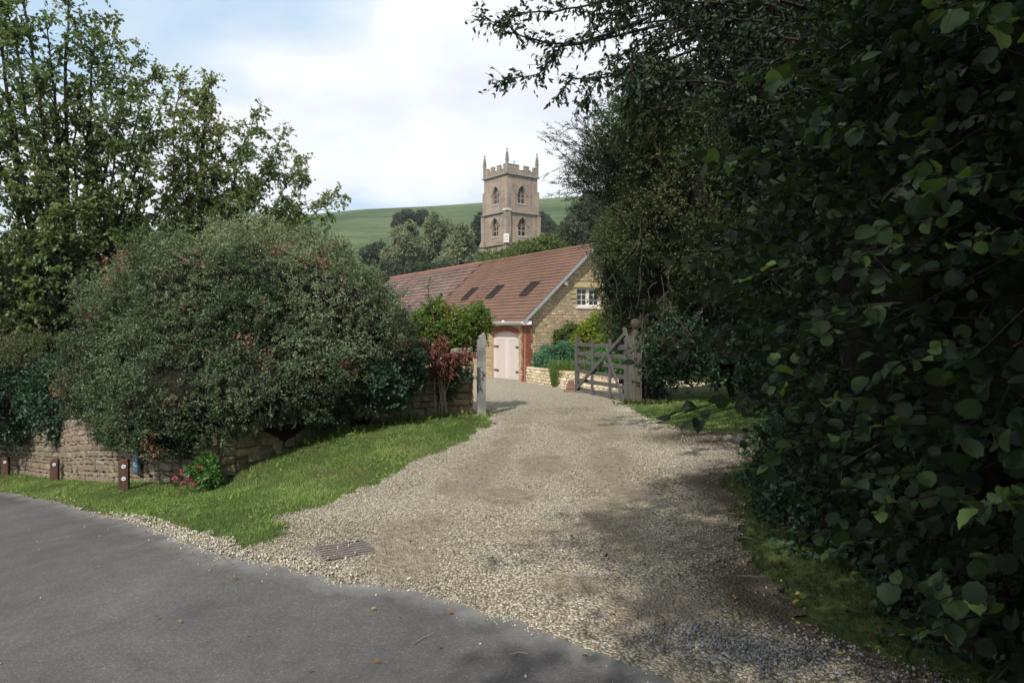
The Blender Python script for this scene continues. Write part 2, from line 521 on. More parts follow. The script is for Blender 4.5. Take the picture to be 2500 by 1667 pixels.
def asphalt_mat():
    m, t, b, o = base_mat('asphalt', 0.88, 0.25)
    P = N(t, 'ShaderNodeNewGeometry').outputs['Position']
    v = N(t, 'ShaderNodeTexVoronoi', inp={'Scale': 130.0}); L(t, P, v.inputs['Vector'])
    vr = ramp(t, [(0.0, (0.072, 0.069, 0.068)), (0.5, (0.088, 0.084, 0.083)), (0.93, (0.108, 0.103, 0.101)), (1.0, (0.155, 0.15, 0.145))])
    sp = N(t, 'ShaderNodeSeparateColor'); L(t, v.outputs['Color'], sp.inputs[0]); L(t, sp.outputs[0], vr.inputs[0])
    n1 = noise(t, 0.7, 7, 0.62, P, 0.6); n2 = noise(t, 5.0, 5, 0.65, P)
    r1 = ramp(t, [(0.32, (0.76, 0.76, 0.78)), (0.68, (1.20, 1.18, 1.15))]); L(t, n1, r1.inputs[0])
    r2 = ramp(t, [(0.3, (0.86, 0.86, 0.86)), (0.7, (1.1, 1.1, 1.1))]); L(t, n2, r2.inputs[0])
    c = mixc_(t, 1.0, mixc_(t, 1.0, vr.outputs[0], r1.outputs[0], 'MULTIPLY'), r2.outputs[0], 'MULTIPLY')
    # dust washed along the edge and oil spots
    at = N(t, 'ShaderNodeAttribute', attribute_name='tint')
    ed = N(t, 'ShaderNodeMath', operation='MULTIPLY'); L(t, at.outputs['Fac'], ed.inputs[0]); L(t, n2, ed.inputs[1])
    er = ramp(t, [(0.18, (0, 0, 0)), (0.6, (0.75, 0.75, 0.75))]); L(t, ed.outputs[0], er.inputs[0])
    c = mixc_(t, er.outputs[0], c, (0.22, 0.215, 0.20))
    n4 = noise(t, 1.9, 2, 0.4, P)
    sr = ramp(t, [(0.20, (0.55, 0.55, 0.55)), (0.25, (0, 0, 0))]); L(t, n4, sr.inputs[0])
    c = mixc_(t, sr.outputs[0], c, (0.035, 0.035, 0.035))
    # pale scuffs
    mp = N(t, 'ShaderNodeMapping'); mp.inputs['Scale'].default_value = (1.2, 5.0, 1.0); mp.inputs['Rotation'].default_value = (0, 0, -0.5); L(t, P, mp.inputs[0])
    n5 = noise(t, 2.2, 7, 0.7, mp.outputs[0])
    qr = ramp(t, [(0.68, (0, 0, 0)), (0.78, (0.5, 0.5, 0.5))]); L(t, n5, qr.inputs[0])
    c = mixc_(t, qr.outputs[0], c, (0.24, 0.24, 0.235))
    L(t, c, b.inputs['Base Color'])
    n0 = bump(t, None, v.outputs['Distance'], 0.35, 0.004)
    bump(t, b, n2, 0.3, 0.03, n0)
    return m

def gravel_base_mat():
    m, t, b, o = base_mat('drive_dirt', 0.95, 0.12)
    P = N(t, 'ShaderNodeNewGeometry').outputs['Position']
    wp = N(t, 'ShaderNodeMapping'); wp.inputs['Scale'].default_value = (1, 1, 1); L(t, P, wp.inputs[0])
    v = N(t, 'ShaderNodeTexVoronoi', inp={'Scale': 55.0, 'Randomness': 1.0}); L(t, wp.outputs[0], v.inputs['Vector'])
    sp = N(t, 'ShaderNodeSeparateColor'); L(t, v.outputs['Color'], sp.inputs[0])
    sc = ramp(t, [(0.0, (0.21, 0.18, 0.13)), (0.4, (0.37, 0.33, 0.25)), (0.8, (0.50, 0.465, 0.37)), (1.0, (0.62, 0.59, 0.49))]); L(t, sp.outputs[0], sc.inputs[0])
    jr = ramp(t, [(0.42, (0, 0, 0)), (0.7, (1, 1, 1))]); 
    dm = N(t, 'ShaderNodeMath', operation='MULTIPLY', inp={1: 1.0}); L(t, v.outputs['Distance'], dm.inputs[0]); L(t, dm.outputs[0], jr.inputs[0])
    st = mixc_(t, jr.outputs[0], sc.outputs[0], (0.17, 0.135, 0.09))
    n1 = noise(t, 0.8, 6, 0.6, P); n2 = noise(t, 14, 6, 0.7, P)
    dirt = ramp(t, [(0.3, (0.12, 0.095, 0.07)), (0.5, (0.23, 0.19, 0.14)), (0.7, (0.36, 0.31, 0.24))]); L(t, n2, dirt.inputs[0])
    at = N(t, 'ShaderNodeAttribute', attribute_name='tint')       # 1 = trodden dirt, 0 = loose stone
    ad = N(t, 'ShaderNodeMath', operation='ADD'); L(t, at.outputs['Fac'], ad.inputs[0])
    k = N(t, 'ShaderNodeMath', operation='MULTIPLY_ADD', inp={1: 1.4, 2: -0.7}); L(t, n1, k.inputs[0]); L(t, k.outputs[0], ad.inputs[1])
    fr = ramp(t, [(0.35, (0, 0, 0)), (0.75, (0.85, 0.85, 0.85))]); L(t, ad.outputs[0], fr.inputs[0])
    c = mixc_(t, fr.outputs[0], st, dirt.outputs[0])
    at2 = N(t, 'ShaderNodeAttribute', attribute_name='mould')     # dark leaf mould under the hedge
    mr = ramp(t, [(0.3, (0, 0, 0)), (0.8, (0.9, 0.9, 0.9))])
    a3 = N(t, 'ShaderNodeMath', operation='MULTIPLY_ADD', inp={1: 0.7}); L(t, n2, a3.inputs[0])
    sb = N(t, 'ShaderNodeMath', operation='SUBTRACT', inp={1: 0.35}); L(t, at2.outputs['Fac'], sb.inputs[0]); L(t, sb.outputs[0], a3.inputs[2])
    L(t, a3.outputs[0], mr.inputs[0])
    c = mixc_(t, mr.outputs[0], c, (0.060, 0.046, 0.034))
    n6 = noise(t, 1.7, 5, 0.65, P)
    gr = ramp(t, [(0.66, (0, 0, 0)), (0.74, (0.6, 0.6, 0.6))]); L(t, n6, gr.inputs[0])
    c = mixc_(t, gr.outputs[0], c, (0.10, 0.12, 0.04))
    L(t, c, b.inputs['Base Color'])
    inv = N(t, 'ShaderNodeMath', operation='SUBTRACT', inp={0: 1.0}); L(t, v.outputs['Distance'], inv.inputs[1])
    n0 = bump(t, None, inv.outputs[0], 0.8, 0.02)
    bump(t, b, n2, 0.5, 0.02, n0)
    return m

# --- base sheet
def axis(lo, hi, step, far, grow=1.13):
    a = list(np.arange(lo, hi+1e-6, step)); s = step
    while a[-1] < far: s = min(s*grow, 60); a.append(a[-1]+s)
    s = step
    while a[0] > -far: s = min(s*grow, 60); a.insert(0, a[0]-s)
    return np.array(a)
gx = axis(-13, 7, 0.16, 1500); gy = axis(0, 34, 0.16, 1500)
# keep enough rows on the downs
gy = np.unique(np.concatenate([gy, np.arange(40, 520, 4.0)]))
gx = np.unique(np.concatenate([gx, np.arange(-160, 160, 4.0)]))
X, Y = np.meshgrid(gx, gy)
Z = height(X, Y)
_P = np.stack([X, Y, 0*X], -1)
near = np.clip(1-np.hypot(X, Y-8)/30, 0, 1)
mound = (nz(_P, 2.2, 7)*0.018 + nz(_P, 0.9, 8)*0.02)*near
keep0 = np.minimum(sdf(X, Y, ROAD), sdf(X, Y, DRIVE))
Z = Z + mound*np.clip(keep0/0.4, 0, 1) + np.clip(keep0/0.5, 0, 1)*0.03*near - np.clip(-keep0/0.12, 0, 1)*0.02 - .45*np.clip((.42-np.hypot(X-GRECT[0][0]/2-GRECT[2][0]/2, Y-GRECT[0][1]/2-GRECT[2][1]/2))/.1, 0, 1)
ny_, nx_ = X.shape
idx = np.arange(ny_*nx_).reshape(ny_, nx_)
Fq = np.stack([idx[:-1, :-1], idx[:-1, 1:], idx[1:, 1:], idx[1:, :-1]], -1).reshape(-1, 4)
GROUND = link('ground', npmesh('ground', np.stack([X, Y, Z], -1).reshape(-1, 3), Fq, ground_mat(), smooth=True))
tag(GROUND, kind='structure')
def gz(x, y):
    """top of the turf as modelled, approximately"""
    x = np.atleast_1d(np.asarray(x, float)); y = np.atleast_1d(np.asarray(y, float))
    P = np.stack([x, y, 0*x], -1)
    nr = np.clip(1-np.hypot(x, y-8)/30, 0, 1)
    k = np.minimum(sdf(x, y, ROAD), sdf(x, y, DRIVE))
    return height(x, y) + (nz(P, 2.2, 7)*0.018 + nz(P, 0.9, 8)*0.02)*nr*np.clip(k/0.4, 0, 1) + np.clip(k/0.5, 0, 1)*0.03*nr

def add_attr(me, name, val):
    a = me.attributes.new(name, 'FLOAT', 'POINT'); a.data.foreach_set('value', np.asarray(val, np.float32))

# --- drive
V, T = clip_sheet(np.arange(-9, 6, 0.07), np.arange(1.0, 44, 0.07), drive_f, 0.008)
PATCH = []
for (qpx, qpy, rpx, ry_) in ((1000,1290,90,.35),(900,1330,60,.2),(1340,1305,120,.3),(1430,1035,90,1.2),(1240,1210,80,.5),(1120,1190,70,.4),(1330,1130,70,.8),(1240,985,60,1.4),(1500,1180,80,.5),(1150,1500,60,.12),(1400,1430,90,.18)):
    qx, qy = onground(qpx, qpy); PATCH.append((qx, qy, rpx/FPX*qy, ry_))
def tracks(x, y):
    """1 where wheels have pressed the stone into the dirt"""
    pts = np.array([(.0, 3.0), (.15, 6), (.5, 9), (.9, 12), (.9, 15), (.4, 20), (-.3, 28)])
    cx = np.interp(y, pts[:, 1], pts[:, 0])
    w = .75*np.exp(-((x-cx-0.75)/0.36)**2) + .75*np.exp(-((x-cx+0.75)/0.36)**2)
    for (qx, qy, rx_, ry_) in PATCH:
        w = np.maximum(w, 1.15*np.exp(-((x-qx)/rx_)**2-((y-qy)/ry_)**2))
    P = np.stack([x, y, 0*x], -1)
    return np.clip(w*(1+.5*nz(P, 2.4, 61)), 0, 1)*np.clip((17-y)/7, .25, 1)
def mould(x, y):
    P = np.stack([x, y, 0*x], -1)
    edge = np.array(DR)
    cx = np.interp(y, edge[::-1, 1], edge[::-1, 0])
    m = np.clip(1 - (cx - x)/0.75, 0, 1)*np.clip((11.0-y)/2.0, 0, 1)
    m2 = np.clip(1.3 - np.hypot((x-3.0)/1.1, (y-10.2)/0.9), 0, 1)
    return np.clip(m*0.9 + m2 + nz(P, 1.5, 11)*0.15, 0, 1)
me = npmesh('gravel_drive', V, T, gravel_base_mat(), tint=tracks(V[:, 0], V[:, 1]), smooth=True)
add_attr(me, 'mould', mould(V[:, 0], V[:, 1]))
tag(link('gravel_drive', me), kind='structure')
# --- road
xs = np.concatenate([np.arange(-26, -9, 0.4), np.arange(-9, 3, 0.07), np.arange(3, 14.2, 0.4)])
ys = np.concatenate([np.arange(-14, 1, 0.4), np.arange(1, 12, 0.07), np.arange(12, 24.5, 0.4)])
V, T = clip_sheet(xs, ys, road_f, 0.014)
RE = np.array(ROAD_EDGE)
ed = sdf(V[:, 0], V[:, 1], ROAD)
me = npmesh('road', V, T, asphalt_mat(), tint=np.clip(1+ed/0.35, 0, 1), smooth=True)
tag(link('road', me), kind='structure')
# ------------------------------------------------------------------ shared stone pieces
def rock_variants(name, mat, n=10, jit=0.10, bev=0.14, seed=3):
    rg = random.Random(seed); out = []
    for i in range(n):
        bm = bmesh.new(); bmesh.ops.create_cube(bm, size=1.0)
        for v in bm.verts:
            v.co += Vector((rg.uniform(-jit, jit)*.6, rg.uniform(-jit, jit), rg.uniform(-jit, jit)))
        bmesh.ops.bevel(bm, geom=bm.edges[:], offset=bev, segments=1, affect='EDGES')
        for v in bm.verts:
            v.co += Vector((rg.uniform(-1, 1), rg.uniform(-1, 1), rg.uniform(-1, 1)))*0.035
        me = bpy.data.meshes.new(name); bm.to_mesh(me); bm.free()
        me.materials.append(mat); out.append(me)
    return out

LIME = [(0.30,0.20,0.10),(0.42,0.31,0.17),(0.36,0.27,0.16),(0.50,0.40,0.24),(0.44,0.34,0.20),(0.54,0.45,0.30),(0.38,0.26,0.13)]
M_barnstone = stone_mat('barn_limestone', [(0.37,0.27,0.16),(0.47,0.365,0.235),(0.42,0.34,0.225),(0.55,0.455,0.315),(0.50,0.37,0.215),(0.58,0.49,0.35)], 14, 0.01, dirt_amt=0.2)
M_gardenstone = stone_mat('garden_wall_limestone', [(0.55,0.43,0.26),(0.66,0.55,0.37),(0.60,0.50,0.36),(0.74,0.66,0.50),(0.64,0.52,0.32)], 12, 0.01, dirt_amt=0.12)
M_oldstone = stone_mat('weathered_stone', [(0.19,0.15,0.115),(0.27,0.225,0.175),(0.235,0.195,0.155),(0.33,0.28,0.22),(0.24,0.175,0.12),(0.30,0.255,0.205)], 16, 0.012, dirt=(0.09,0.085,0.05), dirt_amt=0.45, lichen=(0.40,0.38,0.32))
M_pierstone = stone_mat('mossy_stone', [(0.24,0.20,0.13),(0.36,0.31,0.21),(0.29,0.255,0.175),(0.42,0.37,0.26),(0.32,0.255,0.15)], 16, 0.012, dirt=(0.07,0.08,0.035), dirt_amt=0.5, lichen=(0.42,0.40,0.33))
M_mortar = plain('lime_mortar', (0.40,0.33,0.22), 0.95, 0.1, 0.25, 20, 0.01)
M_mortar_dark = plain('dark_joint_mortar', (0.20,0.17,0.125), 0.95, 0.1, 0.35, 12, 0.015)
M_mortar_barn = plain('barn_mortar', (0.38,0.30,0.19), 0.95, 0.1, 0.25, 20, 0.01)
V_barn = rock_variants('stone', M_barnstone, 10, 0.06, 0.10, 1)
V_garden = rock_variants('stone', M_gardenstone, 10, 0.10, 0.15, 2)
V_old = rock_variants('stone', M_oldstone, 12, 0.11, 0.13, 3)
V_pier = rock_variants('stone', M_pierstone, 12, 0.12, 0.14, 4)

def lay_stones(parent, variants, fn, tan_fn, a0, a1, z0f, z1f, hrange, wrange, depth, skip=None, rg=None, limit=300, joint=0.014, mat_stuff=None, wob=0.012):
    """coursed rubble on a face. fn(a,z)->world point on the face; z0f/z1f(a) bottom/top"""
    rg = rg or random.Random(1)
    placed = []
    zrel = 0.0
    maxh = max(z1f(a)-z0f(a) for a in np.linspace(a0, a1, 12))
    while zrel < maxh:
        h = rg.uniform(*hrange)
        a = a0 - rg.uniform(0, wrange[0])
        while a < a1:
            w = rg.uniform(*wrange)
            b0, b1 = max(a, a0), min(a+w, a1)
            a += w
            if b1-b0 < 0.05: continue
            ac = (b0+b1)/2
            base = z0f(ac)+zrel; top = min(base+h, z1f(ac))
            if top-base < 0.03: continue
            if skip and skip(b0, b1, base, top): continue
            placed.append((ac, (base+top)/2, b1-b0, top-base))
        zrel += h
    rg.shuffle(placed)
    for i, (ac, zc, w, h) in enumerate(placed[:limit]):
        me = rg.choice(variants)
        o = bpy.data.objects.new('stone', me); COL.objects.link(o); o.parent = parent
        p = fn(ac, zc); tg = tan_fn(ac)
        o.location = p - parent.location + Vector((rg.uniform(-wob, wob), rg.uniform(-wob, wob), 0))
        o.rotation_euler = (0, rg.uniform(-.02, .02), math.atan2(tg.y, tg.x))
        fl = rg.choice((1, -1))
        o.scale = ((w-joint)*fl, depth, (h-joint)*rg.choice((1, -1)))
    rest = placed[limit:]
    if rest:
        vs = []; fs = []; tot = 0
        for (ac, zc, w, h) in rest:
            me = rg.choice(variants)
            p = fn(ac, zc); tg = tan_fn(ac); an = math.atan2(tg.y, tg.x)
            M = Matrix.Translation(p - parent.location) @ Matrix.Rotation(an, 4, 'Z') @ Matrix.Diagonal((w-joint, depth, h-joint, 1))
            for v in me.vertices: vs.append(tuple(M @ v.co))
            for f in me.polygons: fs.append(tuple(tot+i for i in f.vertices))
            tot += len(me.vertices)
        me2 = bpy.data.meshes.new('stones_beyond'); me2.from_pydata(vs, [], fs); me2.materials.append(variants[0].materials[0])
        tag(link('stonework', me2, parent), kind='stuff')
    return len(placed)

# ------------------------------------------------------------------ church
M_church = None
def church_stone(name, base, dark=0.75):
    m, t, b, o = base_mat(name, 0.92, 0.12)
    v = objvec(t)
    # coursed ashlar: wrap x+y so both faces get vertical joints
    sx = N(t, 'ShaderNodeSeparateXYZ'); L(t, v, sx.inputs[0])
    ad = N(t, 'ShaderNodeMath', operation='ADD'); L(t, sx.outputs['X'], ad.inputs[0]); L(t, sx.outputs['Y'], ad.inputs[1])
    cb = N(t, 'ShaderNodeCombineXYZ'); L(t, ad.outputs[0], cb.inputs['X']); L(t, sx.outputs['Z'], cb.inputs['Y'])
    br = N(t, 'ShaderNodeTexBrick', inp={'Scale': 1.0, 'Mortar Size': 0.02, 'Brick Width': 0.62, 'Row Height': 0.27, 'Bias': 0.0})
    c = base
    br.inputs['Color1'].default_value = (c[0]*.84, c[1]*.84, c[2]*.82, 1)
    br.inputs['Color2'].default_value = (c[0]*1.14, c[1]*1.13, c[2]*1.12, 1)
    br.inputs['Mortar'].default_value = (c[0]*1.1, c[1]*1.12, c[2]*1.15, 1)
    L(t, cb.outputs[0], br.inputs['Vector'])
    n1 = noise(t, 0.35, 5, 0.6, v); n2 = noise(t, 2.6, 6, 0.7, v)
    r1 = ramp(t, [(0.3, (0.84,0.84,0.86)), (0.7, (1.16,1.12,1.08))]); L(t, n1, r1.inputs[0])
    col = mixc_(t, 1.0, br.outputs['Color'], r1.outputs[0], 'MULTIPLY')
    wr = ramp(t, [(0.61, (0,0,0)), (0.66, (1,1,1))]); L(t, n2, wr.inputs[0])
    col = mixc_(t, wr.outputs[0], col, (0.46,0.43,0.37))
    n3 = noise(t, 1.1, 4, 0.6, v)
    st_ = noise(t, 1.0, 6, 0.65, objvec(t, (2.2, 2.2, .22)))
    sr_ = ramp(t, [(0.38, (0.80,0.79,0.78)), (0.62, (1.06,1.05,1.03))]); L(t, st_, sr_.inputs[0])
    col = mixc_(t, 1.0, col, sr_.outputs[0], 'MULTIPLY')
    dr = ramp(t, [(0.58, (0,0,0)), (0.72, (0.55,0.55,0.55))]); L(t, n3, dr.inputs[0])
    col = mixc_(t, dr.outputs[0], col, (0.17,0.145,0.12))
    L(t, col, b.inputs['Base Color'])
    bump(t, b, br.outputs['Fac'], -0.5, 0.03)
    return m
M_church = church_stone('church_limestone', (0.285,0.235,0.195))
M_string = plain('string_course_stone', (0.24,0.235,0.22), 0.9, 0.15, 0.3, 3, 0.02)
M_lead = plain('painted_dark_void', (0.025,0.024,0.022), 0.6, 0.4, 0.3, 2)  # near-black colour stands in for dark window openings and the drain pit
M_louvre = plain('slate_louvre', (0.11,0.092,0.08), 0.85, 0.2, 0.3, 3)
M_trac = plain('tracery_stone', (0.25,0.205,0.165), 0.9, 0.15, 0.2, 3, 0.02)
M_sill = plain('pale_sill_stone', (0.55,0.50,0.42), 0.9, 0.15, 0.15, 3)
M_sign_white = plain('white_notice', (0.58,0.56,0.50), 0.7, 0.3, 0.05, 3)
M_grey_line = plain('notice_print', (0.2,0.2,0.2), 0.7, 0.3, 0.05, 3)

CC = world(1237.8, 516, 108.0); CC.z = 0
CU = Vector((-0.61, 0.792, 0)); CV = Vector((0.792, 0.61, 0))
TS = 6.0
CHB = thing('church', (CC.x, CC.y, 6.0), 'stone church with battlemented tower and four pinnacles below the green hill', 'church')
def mkp(o):   # put a mesh built in world coordinates under a thing standing at o.location
    return o
def cpt(a, b, z): return CC + CU*a + CV*b + Vector((0, 0, z))
Z_BASE, Z3, Z2, Z1, ZT = 5.0, 14.35, 19.3, 25.1, 26.65

def arch_pts(c, w, z0, zs, zt, n=7):
    """pointed arch outline: centre c, width w, sill z0, springing zs, apex zt"""
    h = w/2; rise = zt-zs
    R = (h*h+rise*rise)/(2*h)
    pts = [(c-h, z0), (c+h, z0)]
    # right haunch: centre at (c+h-R, zs)
    a1 = math.asin(min(1, rise/R))
    for i in range(n+1):
        a = a1*i/n
        pts.append((c+h-R+R*math.cos(a), zs+R*math.sin(a)))
    for i in range(n-1, -1, -1):
        a = a1*i/n
        pts.append((c-h+R-R*math.cos(a), zs+R*math.sin(a)))
    return pts

def tower_face(mb, fn, lo, hi, z0, z1, holes):
    face_with_holes(mb, [(lo, z0), (hi, z0), (hi, z1), (lo, z1)], holes, fn)

def ring(mb, fn, inner, outer, d0, d1):
    """strip between two matching outlines, given depth"""
    n = len(inner)
    for i in range(n):
        j = (i+1) % n
        a, b_, c, d = inner[i], inner[j], outer[j], outer[i]
        mb.poly([fn(*a, d1), fn(*b_, d1), fn(*c, d1), fn(*d, d1)])
        mb.poly([fn(*d, d0), fn(*d, d1), fn(*c, d1), fn(*c, d0)])
        mb.poly([fn(*a, d0), fn(*b_, d0), fn(*b_, d1), fn(*a, d1)])

bodies = MB()
for side in (0, 1):
    # a runs along the face from the near corner, depth outward
    nrm = (-CV if side == 0 else -CU)
    al = (CU if side == 0 else CV)
    def fn3(a, z, d, al=al, nrm=nrm): return CC + al*a + nrm*d + Vector((0, 0, z))
    low = arch_pts(2.85, 1.55, 15.75, 17.3, 18.55)
    up = arch_pts(2.85, 1.45, 20.75, 22.1, 23.45)
    # stage set-backs: lower stage 0.12 proud of the upper
    tower_face(bodies, lambda a, z: fn3(a, z, 0.0), 0, TS, Z2, ZT-1.0, [up])
    tower_face(bodies, lambda a, z: fn3(a, z, 0.14), -0.14, TS+0.14, Z3, Z2, [low])
    tower_face(bodies, lambda a, z: fn3(a, z, 0.40), -0.40, TS+0.40, Z_BASE, Z3, [])
    for (win, dd, z0) in ((up, 0.0, 20.75), (low, 0.14, 15.75)):
        w = link('window', None, CHB)
        w.matrix_parent_inverse = Matrix.Translation(CHB.location).inverted()
        rv = MB()
        n = len(win)
        for i in range(n):
            j = (i+1) % n
            rv.poly([fn3(*win[i], dd), fn3(*win[j], dd), fn3(*win[j], dd-0.42), fn3(*win[i], dd-0.42)])
        f = rv.mesh('window_reveal', M_trac)
        r = link('reveal', f, w)
        pn = MB(); pn.poly([fn3(*p, dd-0.41) for p in win])
        link('louvre' if win is up else 'pane', pn.mesh('pane', M_louvre if win is up else M_lead), w)
        # tracery: mullion, transom, cusped heads
        tr = MB(); c = 2.85; hw = 0.78 if win is low else 0.73
        zt = win[2+7][1]; zs = z0+1.35
        tr.box(c-0.06, c+0.06, -0.36+dd, -0.22+dd, z0, zs+0.35, lambda x, y, z: fn3(x, z, y))
        tr.box(c-hw, c+hw, -0.36+dd, -0.24+dd, z0+0.78, z0+0.90, lambda x, y, z: fn3(x, z, y))
        for sx in (-1, 1):
            cc = c+sx*hw/2
            for k in range(8):
                t0, t1 = math.pi*k/8, math.pi*(k+1)/8
                for zz, rr in ((zs-0.15, hw/2-0.03), (z0+0.55, hw/2-0.03)):
                    p0 = fn3(cc+rr*math.cos(t0), zz+rr*1.1*math.sin(t0), dd-0.29); p1 = fn3(cc+rr*math.cos(t1), zz+rr*1.1*math.sin(t1), dd-0.29)
                    tr.bar(p0, p1, 0.1, 0.1, nrm)
            tr.bar(fn3(c, zs+0.3, dd-0.29), fn3(c+sx*0.42, zs+0.62, dd-0.29), 0.1, 0.09, nrm)
        tr.bar(fn3(c-0.0, zs+0.3, dd-0.29), fn3(c, zt-0.1, dd-0.29), 0.1, 0.09, nrm)
        link('tracery', tr.mesh('tracery', M_trac), w)
        if win is up:
            lv = MB()
            for k in range(7):
                zz = z0+0.15+k*0.2
                lv.box(c-hw, c+hw, dd-0.40, dd-0.33, zz, zz+0.13, lambda x, y, z: fn3(x, z, y))
            link('louvre_slat', lv.mesh('louvre_slat', M_louvre), w)['kind'] = 'stuff'
        # hood mould
        hd = MB(); hp = [(2.85+(p[0]-2.85)*1.22, p[1]+0.14) for p in win[2:]]
        for p, q in zip(hp[:-1], hp[1:]):
            hd.bar(fn3(*p, dd+0.04), fn3(*q, dd+0.04), 0.12, 0.14, nrm)
        for p, s in ((hp[0], 1), (hp[-1], -1)):
            hd.box(p[0]-0.02, p[0]+s*0.2, dd-0.02, dd+0.16, p[1]-0.1, p[1]+0.08, lambda x, y, z: fn3(x, z, y))
        link('hood_mould', hd.mesh('hood_mould', M_trac), w)
        sl = MB(); sl.box(2.85-hw-0.1, 2.85+hw+0.1, dd-0.3, dd+0.1, z0-0.14, z0+0.0, lambda x, y, z: fn3(x, z, y))
        link('sill', sl.mesh('sill', M_sill), w)
# hidden back faces so that the tower is a closed body
for (z0, z1, e) in ((Z2, ZT-1.0, 0), (Z3, Z2, .14), (Z_BASE, Z3, .40)):
    bodies.poly([cpt(TS+e, -e, z0), cpt(TS+e, TS+e, z0), cpt(TS+e, TS+e, z1), cpt(TS+e, -e, z1)])
    bodies.poly([cpt(-e, TS+e, z0), cpt(TS+e, TS+e, z0), cpt(TS+e, TS+e, z1), cpt(-e, TS+e, z1)])
    bodies.poly([cpt(-e, -e, z1), cpt(TS+e, -e, z1), cpt(TS+e, TS+e, z1), cpt(-e, TS+e, z1)])
bodies.build('tower_wall', M_church, CHB)
# string courses
def band(z0, z1, e, name, mat, w=0.16):
    mb = MB()
    for (p, q) in (((-e, -e), (TS+e, -e)), ((-e, -e), (-e, TS+e)), ((TS+e, -e), (TS+e, TS+e)), ((-e, TS+e), (TS+e, TS+e))):
        a = cpt(p[0], p[1], (z0+z1)/2); b = cpt(q[0], q[1], (z0+z1)/2)
        dd_ = (b-a).normalized()*(w/2)
        mb.bar(a-dd_, b+dd_, w, z1-z0)
    return mb.build(name, mat, CHB)
band(Z1-0.10, Z1+0.12, 0.10, 'cornice', M_string, 0.32)
band(Z2-0.08, Z2+0.14, 0.24, 'string_course', M_string, 0.34)
band(Z3-0.08, Z3+0.12, 0.52, 'string_course', M_string, 0.30)
# battlements
pw = MB()
e = 0.02
segs = 6
def parapet(side):
    al, nn = ((CU, -CV), (CV, -CU), (CU, CV), (CV, CU))[side]
    off = CC + (nn*TS if side >= 2 else Vector((0, 0, 0)))
    zc = 25.85
    out = nn if side >= 2 else nn
    def f3(x, y, z): return off + al*x + nn*y + Vector((0, 0, z))
    pw.box(-0.03, TS+0.03, -0.3, 0.03, Z1+0.12, zc, f3)
    mer = [(-0.03, 0.95), (1.75, 2.6), (3.4, 4.25), (5.05, 6.03)] if side != 1 else [(-0.03, 2.35), (3.35, 4.3), (5.2, 6.03)]
    caps = []
    for a, b in mer:
        pw.box(a, b, -0.3, 0.027, zc, ZT-0.1, f3)
        cap = MB(); cap.box(a-0.03, b+0.03, -0.34, 0.08, ZT-0.1, ZT, f3); caps.append(cap)
    prev = None
    for a, b in mer:
        if prev is not None:
            cap = MB(); cap.box(prev+0.03, a-0.03, -0.34, 0.08, zc, zc+0.08, f3); caps.append(cap)
        prev = b
    return caps
for s in range(4):
    for q_ in parapet(s): q_.build('coping', M_string, CHB)
pw.build('parapet', M_church, CHB)
# pinnacles
def pinnacle(a, b, s):
    mb = MB(); c = cpt(a, b, 0)
    def f3(x, y, z): return c + CU*x + CV*y + Vector((0, 0, z))
    w = 0.185*s
    mb.box(-w, w, -w, w, Z1+0.1, ZT+0.55, f3)
    zb = ZT+0.55; zt = 28.9
    # gablets
    mb.box(-w-.07, w+.07, -w-.07, w+.07, zb-0.02, zb+0.12, f3)
    lv = 7
    for i in range(lv):
        f0 = i/lv; f1 = (i+1)/lv
        w0 = w*(1-f0*0.86)*.92; w1 = w*(1-f1*0.86)*.92
        z0 = zb+.12+(zt-zb-.3)*f0; z1 = zb+.12+(zt-zb-.3)*f1
        mb.box8([f3(-w0,-w0,z0), f3(w0,-w0,z0), f3(w0,w0,z0), f3(-w0,w0,z0), f3(-w1,-w1,z1), f3(w1,-w1,z1), f3(w1,w1,z1), f3(-w1,w1,z1)])
        if 0 < i < lv-1:
            for sx in (-1, 1):
                for sy in (-1, 1):
                    mb.box(sx*w0-.06, sx*w0+.06, sy*w0-.06, sy*w0+.06, z0-.05, z0+.09, f3)
    mb.box(-.09, .09, -.09, .09, zt-.2, zt-.02, f3)
    mb.box(-.13, .13, -.13, .13, zt-.14, zt-.07, f3)
    return mb.build('pinnacle', M_string, CHB)
for (a, b) in ((0.06, 0.06), (TS-.06, 0.06), (0.06, TS-.06), (TS-.06, TS-.06)): pinnacle(a, b, 1.0)
